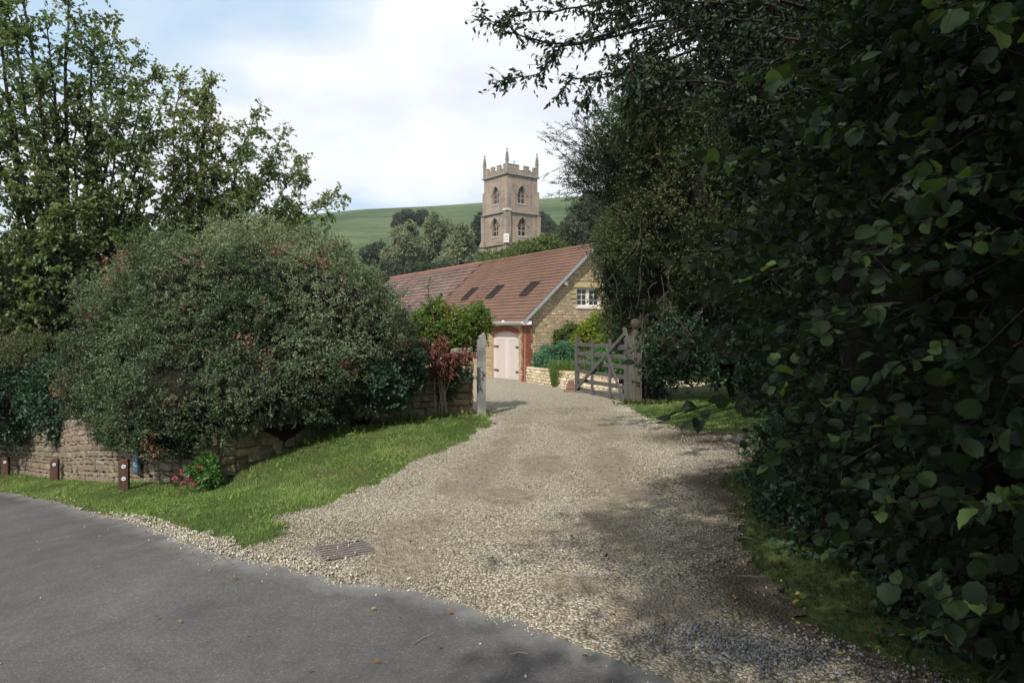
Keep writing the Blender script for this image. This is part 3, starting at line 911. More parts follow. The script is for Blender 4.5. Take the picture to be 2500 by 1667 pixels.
# clasping buttresses at the corners
for (a, b, nm) in ((0, 0, 0), (TS, 0, 1), (0, TS, 2)):
    mb = MB()
    def f3(x, y, z, a=a, b=b): return cpt(a+x, b+y, z)
    mb.box(-.18, .35, -.18, .35, Z2+.14, 22.6, f3) if nm == 0 else mb.box(-.09, .3, -.09, .3, Z2+.14, 22.9, f3)
    mb.box(-.42, .45, -.42, .45, Z3+.1, Z2-.1, f3) if nm == 0 else mb.box(-.3, .45, -.3, .45, Z3+.1, Z2-.1, f3)
    if nm == 0: mb.box(-.52, .5, -.52, .5, Z_BASE, Z3-.1, f3)
    if nm == 1:
        mb.box8([f3(-.6,-.5,Z_BASE), f3(.9,-.5,Z_BASE), f3(.9,.5,Z_BASE), f3(-.6,.5,Z_BASE), f3(-.6,-.5,Z3-.1), f3(.9,-.5,Z3-.1), f3(.9,.5,Z3-.1), f3(-.6,.5,Z3-.1)])
        mb.box8([f3(-.4,-.45,Z3+.12), f3(.85,-.45,Z3+.12), f3(.85,.4,Z3+.12), f3(-.4,.4,Z3+.12), f3(-.3,-.3,Z3+1.3), f3(.25,-.3,Z3+1.3), f3(.25,.3,Z3+1.3), f3(-.3,.3,Z3+1.3)])
    mb.build('buttress', M_church, CHB)
    if nm == 0:
        mp_ = MB(); mp_.box(-.50, .45, -.50, .45, Z2+.14, Z2+.42, f3); mp_.build('buttress_cap', M_sill, CHB)
        # pale notice on the corner buttress
        nb = MB(); dn = (-CU-CV).normalized(); sd = Vector((-dn.y, dn.x, 0))
        c0 = cpt(-.42, -.42, 0)+dn*0.22
        def g3(x, y, z): return c0 + sd*x + dn*y + Vector((0, 0, z))
        nb.box(-.42, .42, -.15, .03, Z3+.18, Z3+1.5, g3); brd = nb.build('notice_board', M_sign_white, CHB)
        for zz in (Z3+.55, Z3+1.0):
            ln = MB(); ln.box(-.27, .27, .031, .04, zz, zz+.1, g3); lo = link('printed_line', ln.mesh('printed_line', M_grey_line), brd)
# nave roof and wall running off to the right behind the tower
M_slate = plain('nave_lead_roof', (0.20,0.185,0.185), 0.7, 0.3, 0.2, 1.5, 0.02)
M_ridge_ochre = plain('lichened_ridge', (0.42,0.30,0.13), 0.9, 0.15, 0.25, 2)
nv = MB()
def f3(x, y, z): return cpt(x, y, z)
nv.box8([f3(-.6,TS+.1,4), f3(-.6,TS+16,4), f3(TS+.6,TS+16,4), f3(TS+.6,TS+.1,4), f3(-.6,TS+.1,13.5), f3(-.6,TS+16,13.5), f3(TS+.6,TS+16,13.5), f3(TS+.6,TS+.1,13.5)])
nv.build('nave_wall', M_church, CHB)
nr = MB()
nr.poly([f3(-.9,TS+.1,13.4), f3(-.9,TS+16.2,13.4), f3(TS/2,TS+16.2,17.0), f3(TS/2,TS+.1,17.0)])
nr.poly([f3(TS+.9,TS+.1,13.4), f3(TS+.9,TS+16.2,13.4), f3(TS/2,TS+16.2,17.0), f3(TS/2,TS+.1,17.0)])
nr.poly([f3(-.9,TS+16.2,13.4), f3(TS+.9,TS+16.2,13.4), f3(TS/2,TS+16.2,17.0)])
nr.build('nave_roof', M_slate, CHB)
rc = MB(); rc.bar(f3(TS/2,TS+.1,17.03), f3(TS/2,TS+16.2,17.03), .3, .25); rc.build('ridge', M_ridge_ochre, CHB)

# ------------------------------------------------------------------ barn
BC = Vector((0.59, 31.0, 0)); BR = Vector((-0.51, 0.86, 0)).normalized(); BG = Vector((0.86, 0.51, 0)).normalized()
ZE = 2.12; ZA = 5.40; HW = 3.63; BW = 2*HW; BL = 25.5; BNEW = 10.6
ZF = -0.85
BARN = thing('barn', (BC.x, BC.y, -0.71), 'long stone barn with brown tiled roof, pale pink double doors and three skylights', 'barn')
def bp(t, s, z): return BC + BR*t + BG*s + Vector((0, 0, z))
M_brick_o = stone_mat('red_brick', [(0.24,0.075,0.05),(0.31,0.10,0.065),(0.27,0.085,0.058),(0.34,0.13,0.09)], 18, 0.004, dirt_amt=0.15)
M_pinkpaint = plain('pale_pink_paint', (0.62,0.53,0.50), 0.5, 0.4, 0.03, 5)
M_white = plain('white_upvc', (0.78,0.78,0.76), 0.35, 0.5, 0.03, 5)
M_barge = plain('grey_white_bargeboard', (0.27,0.28,0.295), 0.6, 0.4, 0.05, 5)
M_iron = plain('dark_iron', (0.05,0.048,0.05), 0.5, 0.5, 0.2, 10)
M_glass = None
m, t, b, o = base_mat('window_glass', 0.08, 0.5); b.inputs['Base Color'].default_value = (0.015, 0.017, 0.022, 1); M_glass = m
m, t, b, o = base_mat('skylight_glass', 0.35, 0.15); b.inputs['Base Color'].default_value = (0.022, 0.016, 0.014, 1); M_skyglass = m
M_cream = plain('cream_window_paint', (0.66,0.60,0.53), 0.5, 0.4, 0.04, 5)
M_lint = plain('lintel_stone', (0.45,0.35,0.19), 0.9, 0.15, 0.12, 5, 0.005)

# door opening outline on the long wall (t,z)
DT0, DT1 = 0.56, 3.02
DZ0, DZS, DZT = -0.80, 1.32, 1.50
def dooro():
    pts = [(DT0, DZ0), (DT1, DZ0), (DT1, DZS)]
    for i in range(1, 10):
        f = i/10; tt = DT1+(DT0-DT1)*f
        pts.append((tt, DZS+(DZT-DZS)*math.sin(math.pi*f)))
    pts.append((DT0, DZS))
    return pts
DO = dooro()
WS0, WS1, WZ0, WZ1 = 2.74, 4.12, 2.57, 3.49
wl = MB()
face_with_holes(wl, [(0, ZF), (BL, ZF), (BL, ZE), (0, ZE)], [DO], lambda a, z: bp(a, 0, z))
gable = [(0, ZF), (BW, ZF), (BW, ZE), (HW, ZA-.06), (0, ZE)]
face_with_holes(wl, gable, [[(WS0, WZ0), (WS1, WZ0), (WS1, WZ1), (WS0, WZ1)]], lambda a, z: bp(0, a, z))
wl.poly([bp(BL, s, z) for s, z in gable])
wl.poly([bp(0, BW, ZF), bp(BL, BW, ZF), bp(BL, BW, ZE), bp(0, BW, ZE)])
# reveals
for i in range(len(DO)):
    p, q = DO[i], DO[(i+1) % len(DO)]
    wl.poly([bp(p[0], 0, p[1]), bp(q[0], 0, q[1]), bp(q[0], .3, q[1]), bp(p[0], .3, p[1])])
wo = [(WS0, WZ0), (WS1, WZ0), (WS1, WZ1), (WS0, WZ1)]
for i in range(4):
    p, q = wo[i], wo[(i+1) % 4]
    wl.poly([bp(0, p[0], p[1]), bp(0, q[0], q[1]), bp(.25, q[0], q[1]), bp(.25, p[0], p[1])])
wl.build('wall', M_mortar_barn, BARN)
# stones of the gable wall (visible face) and of the door wall
def inwin(b0, b1, z0, z1):
    return b1 > WS0-.02 and b0 < WS1+.02 and z1 > WZ0-.05 and z0 < WZ1+.24
rg = random.Random(21)
gtop = lambda s: (ZE + (ZA-.06-ZE)*(s/HW) if s <= HW else ZE + (ZA-.06-ZE)*((BW-s)/HW)) - .03
lay_stones(BARN, V_barn, lambda a, z: bp(-.0, a, z), lambda a: BG, .34, 5.6, lambda a: -0.15, gtop, (.08, .15), (.16, .42), .07, inwin, rg, 300, wob=.003)
def indoor(b0, b1, z0, z1):
    return (b1 > DT0-.0 and b0 < DT1+.0 and z1 > ZF) or (b0 < .26)
lay_stones(BARN, V_barn, lambda a, z: bp(a, 0, z), lambda a: BR, .26, .56, lambda a: -.72, lambda a: ZE-.1, (.09, .15), (.16, .30), .06, None, rg, 40, wob=.003)
lay_stones(BARN, V_barn, lambda a, z: bp(a, 0, z), lambda a: BR, 3.03, 6.0, lambda a: -.72, lambda a: ZE-.1, (.09, .15), (.18, .40), .06, None, rg, 110, wob=.003)
lay_stones(BARN, V_barn, lambda a, z: bp(a, 0, z), lambda a: BR, .56, 3.03, lambda a: DZT+.25, lambda a: ZE-.02, (.07, .08), (.18, .40), .06, None, rg, 20, wob=.003)
# brick quoins: toothed in blocks of three courses
bv = []
for i in range(4):
    bm = bmesh.new(); bmesh.ops.create_cube(bm, size=1.0)
    bmesh.ops.bevel(bm, geom=bm.edges[:], offset=.03, segments=1, affect='EDGES')
    me = bpy.data.meshes.new('brick'); bm.to_mesh(me); bm.free(); me.materials.append(M_brick_o); bv.append(me)
def put_brick(p, tg, w, d, h):
    o = bpy.data.objects.new('brick', rg.choice(bv)); COL.objects.link(o); o.parent = BARN
    o.location = p - BARN.location; o.rotation_euler = (0, 0, math.atan2(tg.y, tg.x)); o.scale = (w, d, h)
    return o
z = -.76; k = 0
while z < ZE-.08:
    big = (k//4) % 2 == 0
    wg = .345 if big else .235       # reach on the gable
    wt = .27 if big else .19
    n = 2 if wg > .3 else 1
    off = (k % 2)*.11
    # gable side bricks
    x = -.012
    for w in ([.105, wg-.105] if k % 2 else [.22, wg-.22] if wg > .3 else [wg]):
        if w > .03: put_brick(bp(-.012, x+w/2, z+.0325), BG, w-.01, .09, .062)
        x += w
    put_brick(bp(wt/2+.04, -.012, z+.0325), BR, wt-.09, .09, .062)
    z += .075; k += 1
# soldier arch
for i in range(34):
    f = (i+.5)/34; tt = DT0-.08+(DT1-DT0+.16)*f
    zz = DZS+(DZT-DZS)*math.sin(math.pi*min(1, max(0, (tt-DT0)/(DT1-DT0))))
    put_brick(bp(tt, -.012, zz+.125), BR, .064, .09, .23)
# doors
DR_ = link('door', None, BARN); DR_.matrix_parent_inverse = Matrix.Translation(BARN.location).inverted()
DR_['label'] = 'pale pink boarded double garage doors with black strap hinges'
fr = MB()
def dp(x, y, z): return bp(x, y, z)
fr.box(DT0+.005, DT0+.075, .10, .2, DZ0, DZS, dp); fr.box(DT1-.075, DT1-.005, .10, .2, DZ0, DZS, dp)
fb = MB()
inner = []
for i in range(0, 11):
    f = i/10; tt = DT0+.005+(DT1-DT0-.01)*f
    inner.append((tt, DZS+(DZT-DZS)*math.sin(math.pi*f)-.004))
for (p, q) in zip(inner[:-1], inner[1:]):
    fr.box8([bp(p[0], .1, 1.26), bp(q[0], .1, 1.26), bp(q[0], .2, 1.26), bp(p[0], .2, 1.26), bp(p[0], .1, p[1]), bp(q[0], .1, q[1]), bp(q[0], .2, q[1]), bp(p[0], .2, p[1])])
link('door_frame', fr.mesh('door_frame', M_pinkpaint), DR_)
mid = (DT0+DT1)/2
for (a, b_) in ((DT0+.08, mid-.006), (mid+.006, DT1-.08)):
    lf = MB()
    lf.box(a, b_, .145, .17, -.76, 1.25, dp)
    lf.box(a, b_, .118, .136, 1.10, 1.25, dp); lf.box(a, a+.13, .118, .136, -.76, 1.098, dp); lf.box(b_-.13, b_, .118, .136, -.76, 1.098, dp)
    link('door_leaf', lf.mesh('door_leaf', M_pinkpaint), DR_)
    nb_ = 11; ww = (b_-a-.26)/nb_
    for i in range(nb_):
        pb = MB(); pb.box(a+.13+i*ww+.012, a+.13+(i+1)*ww-.012, .127, .137, -.758, 1.096, dp)
        link('board', pb.mesh('board', M_pinkpaint), DR_)
for zz in (-.36, .75):
    for (a, b_) in ((DT0+.03, DT0+.45), (DT1-.45, DT1-.03)):
        hb = MB(); hb.box(a, b_, .09, .117, zz, zz+.07, dp); link('hinge', hb.mesh('hinge', M_iron), DR_)
# gable window
WN = link('window', None, BARN); WN.matrix_parent_inverse = Matrix.Translation(BARN.location).inverted()
WN['label'] = 'cream casement window of twelve panes in the gable'
def wp(x, y, z): return bp(y, x, z)
wf = MB()
cs = (WS0+WS1)/2
wf.box(WS0+.003, WS0+.055, .10, .17, WZ0+.05, WZ1-.003, wp); wf.box(WS1-.055, WS1-.003, .10, .17, WZ0+.05, WZ1-.003, wp)
wf.box(WS0+.055, WS1-.055, .10, .17, WZ1-.06, WZ1-.003, wp); wf.box(WS0+.055, WS1-.055, .10, .17, WZ0+.05, WZ0+.10, wp)
wf.box(cs-.05, cs+.05, .098, .17, WZ0+.101, WZ1-.061, wp)
for (a, b_) in ((WS0+.056, cs-.051), (cs+.051, WS1-.056)):
    mdl = (a+b_)/2
    for q in (a, b_-.045): wf.box(q, q+.045, .112, .15, WZ0+.101, WZ1-.061, wp)
    wf.box(mdl-.014, mdl+.014, .115, .15, WZ0+.101, WZ1-.061, wp)
    hh = (WZ1-.061-WZ0-.101)
    for k in (1, 2): wf.box(a+.045, b_-.045, .117, .148, WZ0+.101+hh*k/3-.013, WZ0+.101+hh*k/3+.013, wp)
    for q in (WZ0+.101, WZ1-.061-.035): wf.box(a+.045, b_-.045, .116, .149, q, q+.035, wp)
link('window_frame', wf.mesh('window_frame', M_cream), WN)
for ci, (a, b_) in enumerate(((WS0+.10, cs-.095), (cs+.095, WS1-.10))):
    mdl = (a+b_)/2; hh = (WZ1-WZ0-.162)
    for (p, q) in ((a, mdl), (mdl, b_)):
        for k in range(3):
            g = MB(); g.box(p, q, .130, .134, WZ0+.101+hh*k/3, WZ0+.101+hh*(k+1)/3, wp); link('pane', g.mesh('pane', M_glass), WN)
si = MB(); si.box(WS0-.06, WS1+.06, -.07, .17, WZ0-.05, WZ0+.05, wp); link('sill', si.mesh('sill', M_cream), WN)
bk = MB(); bk.box(WS0, WS1, .3, .34, WZ0, WZ1, wp); link('dark_backing', bk.mesh('dark_backing', plain('painted_dark_backing', (.02,.02,.02))), WN)  # dark panel painted to stand in for the unlit room
li = MB(); li.box(WS0-.20, WS1+.20, -.05, .12, WZ1+.002, WZ1+.22, wp)
li.build('lintel', M_lint, BARN)
# roof planes
OV = 0.32; EO = 0.30
pit = (ZA-ZE)/HW
sl_len = math.hypot(HW+EO, (ZA-ZE)+EO*pit)
def rp(tt, v, off=0.0):
    """point on the front roof plane: tt along the ridge, v from the eave edge up the slope"""
    f = v/sl_len
    s = -EO + (HW+EO)*f; z = ZE-EO*pit + ((ZA-ZE)+EO*pit)*f + .06
    nrm = Vector((0, 0, 0)) - BG*pit + Vector((0, 0, 1)); nrm.normalize()
    return bp(tt, s, z) + nrm*off
def roof_tiles(mb, t0, t1, gauge, width, step, jit, rg, roll=0.0):
    n = int(sl_len/gauge)
    g = sl_len/n
    nt_ = max(1, round((t1-t0)/width)); w = (t1-t0)/nt_
    for i in range(n):
        v0 = i*g - .02; v1 = (i+1)*g+.03
        for k in range(nt_):
            off = (w/2 if i % 2 and jit else 0)
            a = t0+k*w+off; b_ = a+w-.006
            if a < t0: a = t0
            if b_ > t1: b_ = t1
            if b_-a < .05: continue
            j = rg.uniform(-jit, jit)
            h = step+rg.uniform(0, jit)
            if roll:
                m_ = a+(b_-a)*.6
                mb.poly([rp(a, v0+j, h), rp(m_, v0+j, h-roll), rp(m_, v1, .004-roll*.3), rp(a, v1, .004)])
                mb.poly([rp(m_, v0+j, h-roll), rp(b_, v0+j, h), rp(b_, v1, .004), rp(m_, v1, .004-roll*.3)])
            else:
                mb.poly([rp(a, v0+j, h), rp(b_, v0+j, h+rg.uniform(-jit, jit)*.3), rp(b_, v1, .004), rp(a, v1, .004)])
            mb.poly([rp(a, v0+j, -.005), rp(b_, v0+j, -.005), rp(b_, v0+j, h), rp(a, v0+j, h)])
def tile_mat(name, cols, lichen, lam):
    m, t, b, o = base_mat(name, 0.85, 0.2)
    v = objvec(t)
    gi = N(t, 'ShaderNodeNewGeometry').outputs['Random Per Island']
    r = ramp(t, [(i/(len(cols)-1), c) for i, c in enumerate(cols)]); L(t, gi, r.inputs[0])
    n1 = noise(t, 0.5, 5, .6, v); n2 = noise(t, 7, 5, .7, v)
    a = ramp(t, [(.3, (.8,.8,.8)), (.7, (1.18,1.18,1.18))]); L(t, n1, a.inputs[0])
    c = mixc_(t, 1.0, r.outputs[0], a.outputs[0], 'MULTIPLY')
    lr = ramp(t, [(.60, (0,0,0)), (.66, (lam,)*3)]); L(t, n2, lr.inputs[0])
    c = mixc_(t, lr.outputs[0], c, lichen)
    L(t, c, b.inputs['Base Color']); bump(t, b, n2, .4, .01)
    return m
M_tile_new = tile_mat('new_brown_tile', [(0.136,0.077,0.055),(0.160,0.093,0.067),(0.145,0.083,0.060)], (0.19,0.13,0.11), .2)
M_tile_old = tile_mat('old_clay_tile', [(0.11,0.078,0.068),(0.15,0.100,0.082),(0.13,0.092,0.08),(0.20,0.112,0.082),(0.12,0.088,0.082),(0.17,0.13,0.112)], (0.30,0.27,0.235), .7)
dk = MB()
dk.poly([rp(-OV, 0, -.03), rp(BL, 0, -.03), rp(BL, sl_len, -.03), rp(-OV, sl_len, -.03)])
def rpb(tt, v, off=0.0):
    f = v/sl_len; s = HW + (HW+EO)*(1-f); z = ZE-EO*pit + ((ZA-ZE)+EO*pit)*f + .06
    return bp(tt, s, z+off)
dk.poly([rpb(-OV, 0), rpb(BL, 0), rpb(BL, sl_len), rpb(-OV, sl_len)])
dk.poly([rp(-OV, 0, -.10), rp(BL, 0, -.10), rp(BL, sl_len, -.10), rp(-OV, sl_len, -.10)])
roof = dk.build('roof', M_tile_new, BARN)
rgt = random.Random(9)
# skylight rectangles in roof coordinates, from the photograph
def pix_roof(px, py):
    d = Vector(((px-1250)/FPX, 1, -(py-HOR)/FPX)); o_ = Vector((0, 0, EYE))
    p0 = rp(0, 0); nrm = (-BG*pit + Vector((0, 0, 1))).normalized()
    k = (p0-o_).dot(nrm)/d.dot(nrm); P = o_+d*k
    rel = P-bp(0, 0, 0)
    tt = rel.dot(BR); s = rel.dot(BG)
    return tt, (s+EO)/(HW+EO)*sl_len
SKY = []
for (bx, by, tx, ty, wpx) in ((1129.5, 732, 1156, 706, 10), (1189.5, 728, 1219, 700, 12), (1272, 721.5, 1302, 692, 14)):
    t1_, v0_ = pix_roof(bx, by); t0_, _ = pix_roof(bx+wpx, by); _, v1_ = pix_roof(tx+wpx/2, ty)
    tc_ = (t1_+t0_)/2; SKY.append((tc_-.25, tc_+.25, v0_, v1_))
tn = MB(); roof_tiles(tn, -OV+.05, BNEW, .235, .33, .034, .0, rgt, .012)
o_ = tn.build('roof_tiles', M_tile_new, BARN); o_['kind'] = 'stuff'; o_['label'] = 'new plain brown roof tiles in even courses'
to = MB(); roof_tiles(to, BNEW+.01, BL, .33, .40, .04, .012, rgt, .0)
o_ = to.build('roof_tiles', M_tile_old, BARN); o_['kind'] = 'stuff'; o_['label'] = 'old lichen spotted clay roof tiles'
rd = MB()
M_ridge = plain('clay_ridge', (0.26,0.125,0.088), .85, .2, .25, 3)
k = 0
for i in range(int((BL-BNEW)/.45)):
    a = BNEW+i*.45; c = bp(0, HW, ZA+.10)
    rt = MB()
    rt.tube([bp(a+.01, HW, ZA+.05), bp(a+.44, HW, ZA+.05)], .13, 8)
    rt.build('ridge_tile', M_ridge, BARN)
rn = MB(); rn.tube([bp(-OV, HW, ZA+.05), bp(BNEW, HW, ZA+.05)], .11, 8); rn.build('ridge_capping', M_tile_new, BARN)
for (a, b_, v0_, v1_) in SKY:
    S_ = link('skylight', None, BARN); S_.matrix_parent_inverse = Matrix.Translation(BARN.location).inverted()
    f_ = MB()
    def q3(x, y, z): return rp(x, y, z)
    f_.box(a-.07, a, v0_-.07, v1_+.07, .0, .10, q3); f_.box(b_, b_+.07, v0_-.07, v1_+.07, .0, .10, q3)
    f_.box(a, b_, v0_-.07, v0_, .0, .10, q3); f_.box(a, b_, v1_, v1_+.07, .0, .10, q3)
    f_.box((a+b_)/2-.02, (a+b_)/2+.02, v0_, v1_, .04, .09, q3)
    link('frame', f_.mesh('frame', plain('brown_skylight_frame', (.040,.029,.024), .6, .2)), S_)
    g_ = MB(); g_.box(a, b_, v0_, v1_, .035, .055, q3); link('pane', g_.mesh('pane', M_skyglass), S_)
# bargeboard, gutter, fascia, lamp
bb = MB()
bb.box8([rp(-OV-.03, -.02, -.10), rp(-OV+.0, -.02, -.10), rp(-OV+.0, sl_len, -.10), rp(-OV-.03, sl_len, -.10), rp(-OV-.03, -.02, .02), rp(-OV, -.02, .02), rp(-OV, sl_len, .02), rp(-OV-.03, sl_len, .02)])
bb.build('bargeboard', M_barge, BARN)
def eavep(tt, s, z): return bp(tt, s, z)
gz0 = ZE-EO*pit+.02
sf = MB()
sf.box(-OV+.01, BL, -EO+.02, -.005, gz0-.09, gz0-.06, eavep); sf.box(-OV+.01, BL, -EO-.0, -EO+.018, gz0-.09, gz0+.05, eavep)
sf.build('soffit', M_white, BARN)
gt = MB()
for i in range(6):
    a0 = math.pi+math.pi*i/6; a1 = math.pi+math.pi*(i+1)/6
    c_ = (-EO-.075, gz0+.045)
    p = [(c_[0]+.065*math.cos(a), c_[1]+.065*math.sin(a)) for a in (a0, a1)]
    q = [(c_[0]+.058*math.cos(a), c_[1]+.058*math.sin(a)) for a in (a0, a1)]
    gt.box8([bp(-OV, p[0][0], p[0][1]), bp(BL, p[0][0], p[0][1]), bp(BL, p[1][0], p[1][1]), bp(-OV, p[1][0], p[1][1]),
             bp(-OV, q[0][0], q[0][1]), bp(BL, q[0][0], q[0][1]), bp(BL, q[1][0], q[1][1]), bp(-OV, q[1][0], q[1][1])])
gt.build('gutter', M_white, BARN)
for tt in (1.3, 4.0, 6.6):
    jb = MB(); jb.tube([bp(tt-.03, -EO-.075, gz0+.045), bp(tt+.03, -EO-.075, gz0+.045)], .072, 8); jb.build('gutter_bracket', M_white, BARN)
bx_ = MB(); bx_.box(-OV+.02, -.02, -EO+.03, .13, gz0-.08, gz0+.07, eavep); bx_.build('box_end', M_white, BARN)
# security lamp on the gable
lm = MB(); s_ = 2.05; zl = 3.55
lm.box(-.17, -.05, s_-.10, s_+.09, zl, zl+.16, lambda x, y, z: bp(x, y, z)); lm.box(-.05, .0, s_-.03, s_+.03, zl+.02, zl+.1, lambda x, y, z: bp(x, y, z))
lm.build('security_lamp', M_white, BARN)
# low grey shed roof end beyond the barn's far end
M_greyslate = plain('grey_slate', (0.12,0.13,0.145), .6, .4, .2, 3, .01)
SH = thing('outbuilding', world(940, 690, 60)*1.0, 'low grey slate roofed outbuilding just beyond the far end of the barn', 'outbuilding')
SH.location.z = -1
sb = MB(); c_ = SH.location
def s3(x, y, z): return Vector((c_.x, c_.y, -1)) + BR*y + BG*x + Vector((0, 0, z))
sb.box(-2.8, 2.8, 0, 5, 0, 4.0, s3); sb.build('wall', M_oldstone, SH)
sr_ = MB(); sr_.poly([s3(-3.0, -.2, 3.9), s3(-3.0, 5.2, 3.9), s3(0, 5.2, 6.0), s3(0, -.2, 6.0)]); sr_.poly([s3(3.0, -.2, 3.9), s3(3.0, 5.2, 3.9), s3(0, 5.2, 6.0), s3(0, -.2, 6.0)])
sr_.poly([s3(-3.0, -.15, 3.9), s3(3.0, -.15, 3.9), s3(0, -.15, 6.0)])
sr_.build('roof', M_greyslate, SH)

# ------------------------------------------------------------------ rubble walls
class Path:
    def __init__(s, pts):
        s.p = [Vector((p[0], p[1], 0)) for p in pts]; s.c = [0]
        for a, b in zip(s.p[:-1], s.p[1:]): s.c.append(s.c[-1]+(b-a).length)
        s.len = s.c[-1]
    def at(s, a):
        a = min(max(a, 0), s.len-1e-6)
        i = max(j for j in range(len(s.p)-1) if s.c[j] <= a)
        f = (a-s.c[i])/(s.c[i+1]-s.c[i]); return s.p[i].lerp(s.p[i+1], f)
    def tan(s, a):
        return (s.at(min(a+.15, s.len-1e-5))-s.at(max(a-.15, 0))).normalized()
def smooth_path(pts, n=2):
    for _ in range(n):
        q = [pts[0]]
        for a, b in zip(pts[:-1], pts[1:]):
            q += [(a[0]*.75+b[0]*.25, a[1]*.75+b[1]*.25), (a[0]*.25+b[0]*.75, a[1]*.25+b[1]*.75)]
        q.append(pts[-1]); pts = q
    return pts
def rubble_wall(name, pts, topf, thick, variants, mmat, hr, wr, label, cat, rg, depth=.10, side=1, coping=None, limit=290, flat_course=False):
    P = Path(smooth_path(pts))
    root = thing(name, (P.at(0).x, P.at(0).y, hz(P.at(0).x, P.at(0).y)), label, cat)
    core = MB(); n = int(P.len/.25)
    ss = [P.len*i/n for i in range(n+1)]
    def prof(a):
        p = P.at(a); tg = P.tan(a); nrm = Vector((tg.y, -tg.x, 0))*side   # towards the viewer
        g = hz(p.x, p.y)
        return p, nrm, g
    for a, b in zip(ss[:-1], ss[1:]):
        q = []
        for s_ in (a, b):
            p, nm, g = prof(s_); f = p-nm*.035; bk_ = p-nm*thick
            q.append((f, bk_, g-.25, topf(s_)-.04))
        core.box8([q[0][0]+Vector((0,0,q[0][2])), q[1][0]+Vector((0,0,q[1][2])), q[1][1]+Vector((0,0,q[1][2])), q[0][1]+Vector((0,0,q[0][2])),
                   q[0][0]+Vector((0,0,q[0][3])), q[1][0]+Vector((0,0,q[1][3])), q[1][1]+Vector((0,0,q[1][3])), q[0][1]+Vector((0,0,q[0][3]))])
    core.build('wall_core', mmat, root)
    gcache = [prof(s_)[2] for s_ in ss]
    gf = lambda a: float(np.interp(a, ss, gcache))-.06
    ctop = (lambda a: topf(a)-(.09 if coping else 0))
    def fn(a, z):
        p, nm, _ = prof(a); return p - nm*(depth*.5-.02) + Vector((0, 0, z))
    n = lay_stones(root, variants, fn, P.tan, 0, P.len, gf, ctop, hr, wr, depth, None, rg, limit)
    if coping == 'slab':
        a = 0
        while a < P.len-.05:
            w = min(rg.uniform(.3, .55), P.len-a); p, nm, _ = prof(a+w/2)
            o = bpy.data.objects.new('coping_stone', rg.choice(variants)); COL.objects.link(o); o.parent = root
            tg = P.tan(a+w/2)
            o.location = p - nm*(thick/2-.01) + Vector((0, 0, topf(a+w/2)-.045)) - root.location
            o.rotation_euler = (0, -math.asin(max(-1, min(1, (topf(a+w)-topf(a))/w))), math.atan2(tg.y, tg.x)); o.scale = (w-.008, thick+.05, .09)
            a += w
    elif coping == 'edge':
        a = 0
        while a < P.len-.05:
            w = rg.uniform(.06, .14); p, nm, _ = prof(a+w/2); tg = P.tan(a+w/2); hh = rg.uniform(.16, .30)
            o = bpy.data.objects.new('coping_stone', rg.choice(variants)); COL.objects.link(o); o.parent = root
            o.location = p - nm*(thick/2-.02) + Vector((0, 0, topf(a+w/2)-.09+hh/2)) - root.location
            o.rotation_euler = (rg.uniform(-.06, .06), rg.uniform(-.12, .12), math.atan2(tg.y, tg.x)); o.scale = (w-.008, thick*.95, hh)
            a += w
    return root, P

# retaining wall along the lane, from far left to the corner beneath the bush
wp_ = [(-18.0,21.0),(-13.2,17.6),(-9.2,14.05),(-6.9,11.75),(-5.4,10.55),(-4.45,9.95),(-4.0,9.75)]
LWL = Path(smooth_path(wp_)).len
def ltop(a):
    Pp = Path.__call__ if False else None
    return float(np.interp(a/LWL, _ltx, _lty))
# height of the top: about 0.95 m above the verge at the left, lower towards the corner
_pp = Path(smooth_path(wp_)); _ltx = np.linspace(0, 1, 25)
_lty = [hz(_pp.at(u*LWL).x, _pp.at(u*LWL).y) + float(np.interp(u, [0, .45, .75, .92, 1], [.95, .92, 1.05, .95, .7])) for u in _ltx]
rubble_wall('stone_wall', wp_, ltop, .4, V_old, M_mortar_dark, (.045, .13), (.09, .36),
            'long weathered rubble wall along the grass verge behind the three posts', 'wall', random.Random(31), coping='edge')
wq_ = [(-4.0,9.78),(-3.75,10.1),(-3.2,10.75),(-2.3,12.1),(-1.3,12.95),(-.72,13.3)]
RWL = Path(smooth_path(wq_)).len; _qq = Path(smooth_path(wq_)); _rx = np.linspace(0, 1, 21)
_ry = [float(np.interp(u, [0, .3, .6, .9, .93, 1], [.25, .45, .75, .97, 1.28, 1.28])) for u in _rx]
rubble_wall('stone_wall', wq_, lambda a: float(np.interp(a/RWL, _rx, _ry)), .4, V_pier, M_mortar_dark, (.08, .19), (.14, .42),
            'mossy rubble wall running from under the bush up to the grey gatepost', 'wall', random.Random(32), depth=.14, limit=200)
wg_ = [(.62,30.93),(2.34,29.3),(4.4,28.45),(7.5,27.6)]
gw = Path(smooth_path(wg_)); GWL = gw.len
rubble_wall('garden_wall', wg_, lambda a: float(np.interp(a/GWL, [0, .35, .6, 1], [-.04, -.17, -.34, -.5])), .35, V_garden, M_mortar, (.07, .15), (.12, .36),
            'low pale limestone garden wall in front of the barn gable, seen behind the gate', 'wall', random.Random(33), coping='slab', limit=240)

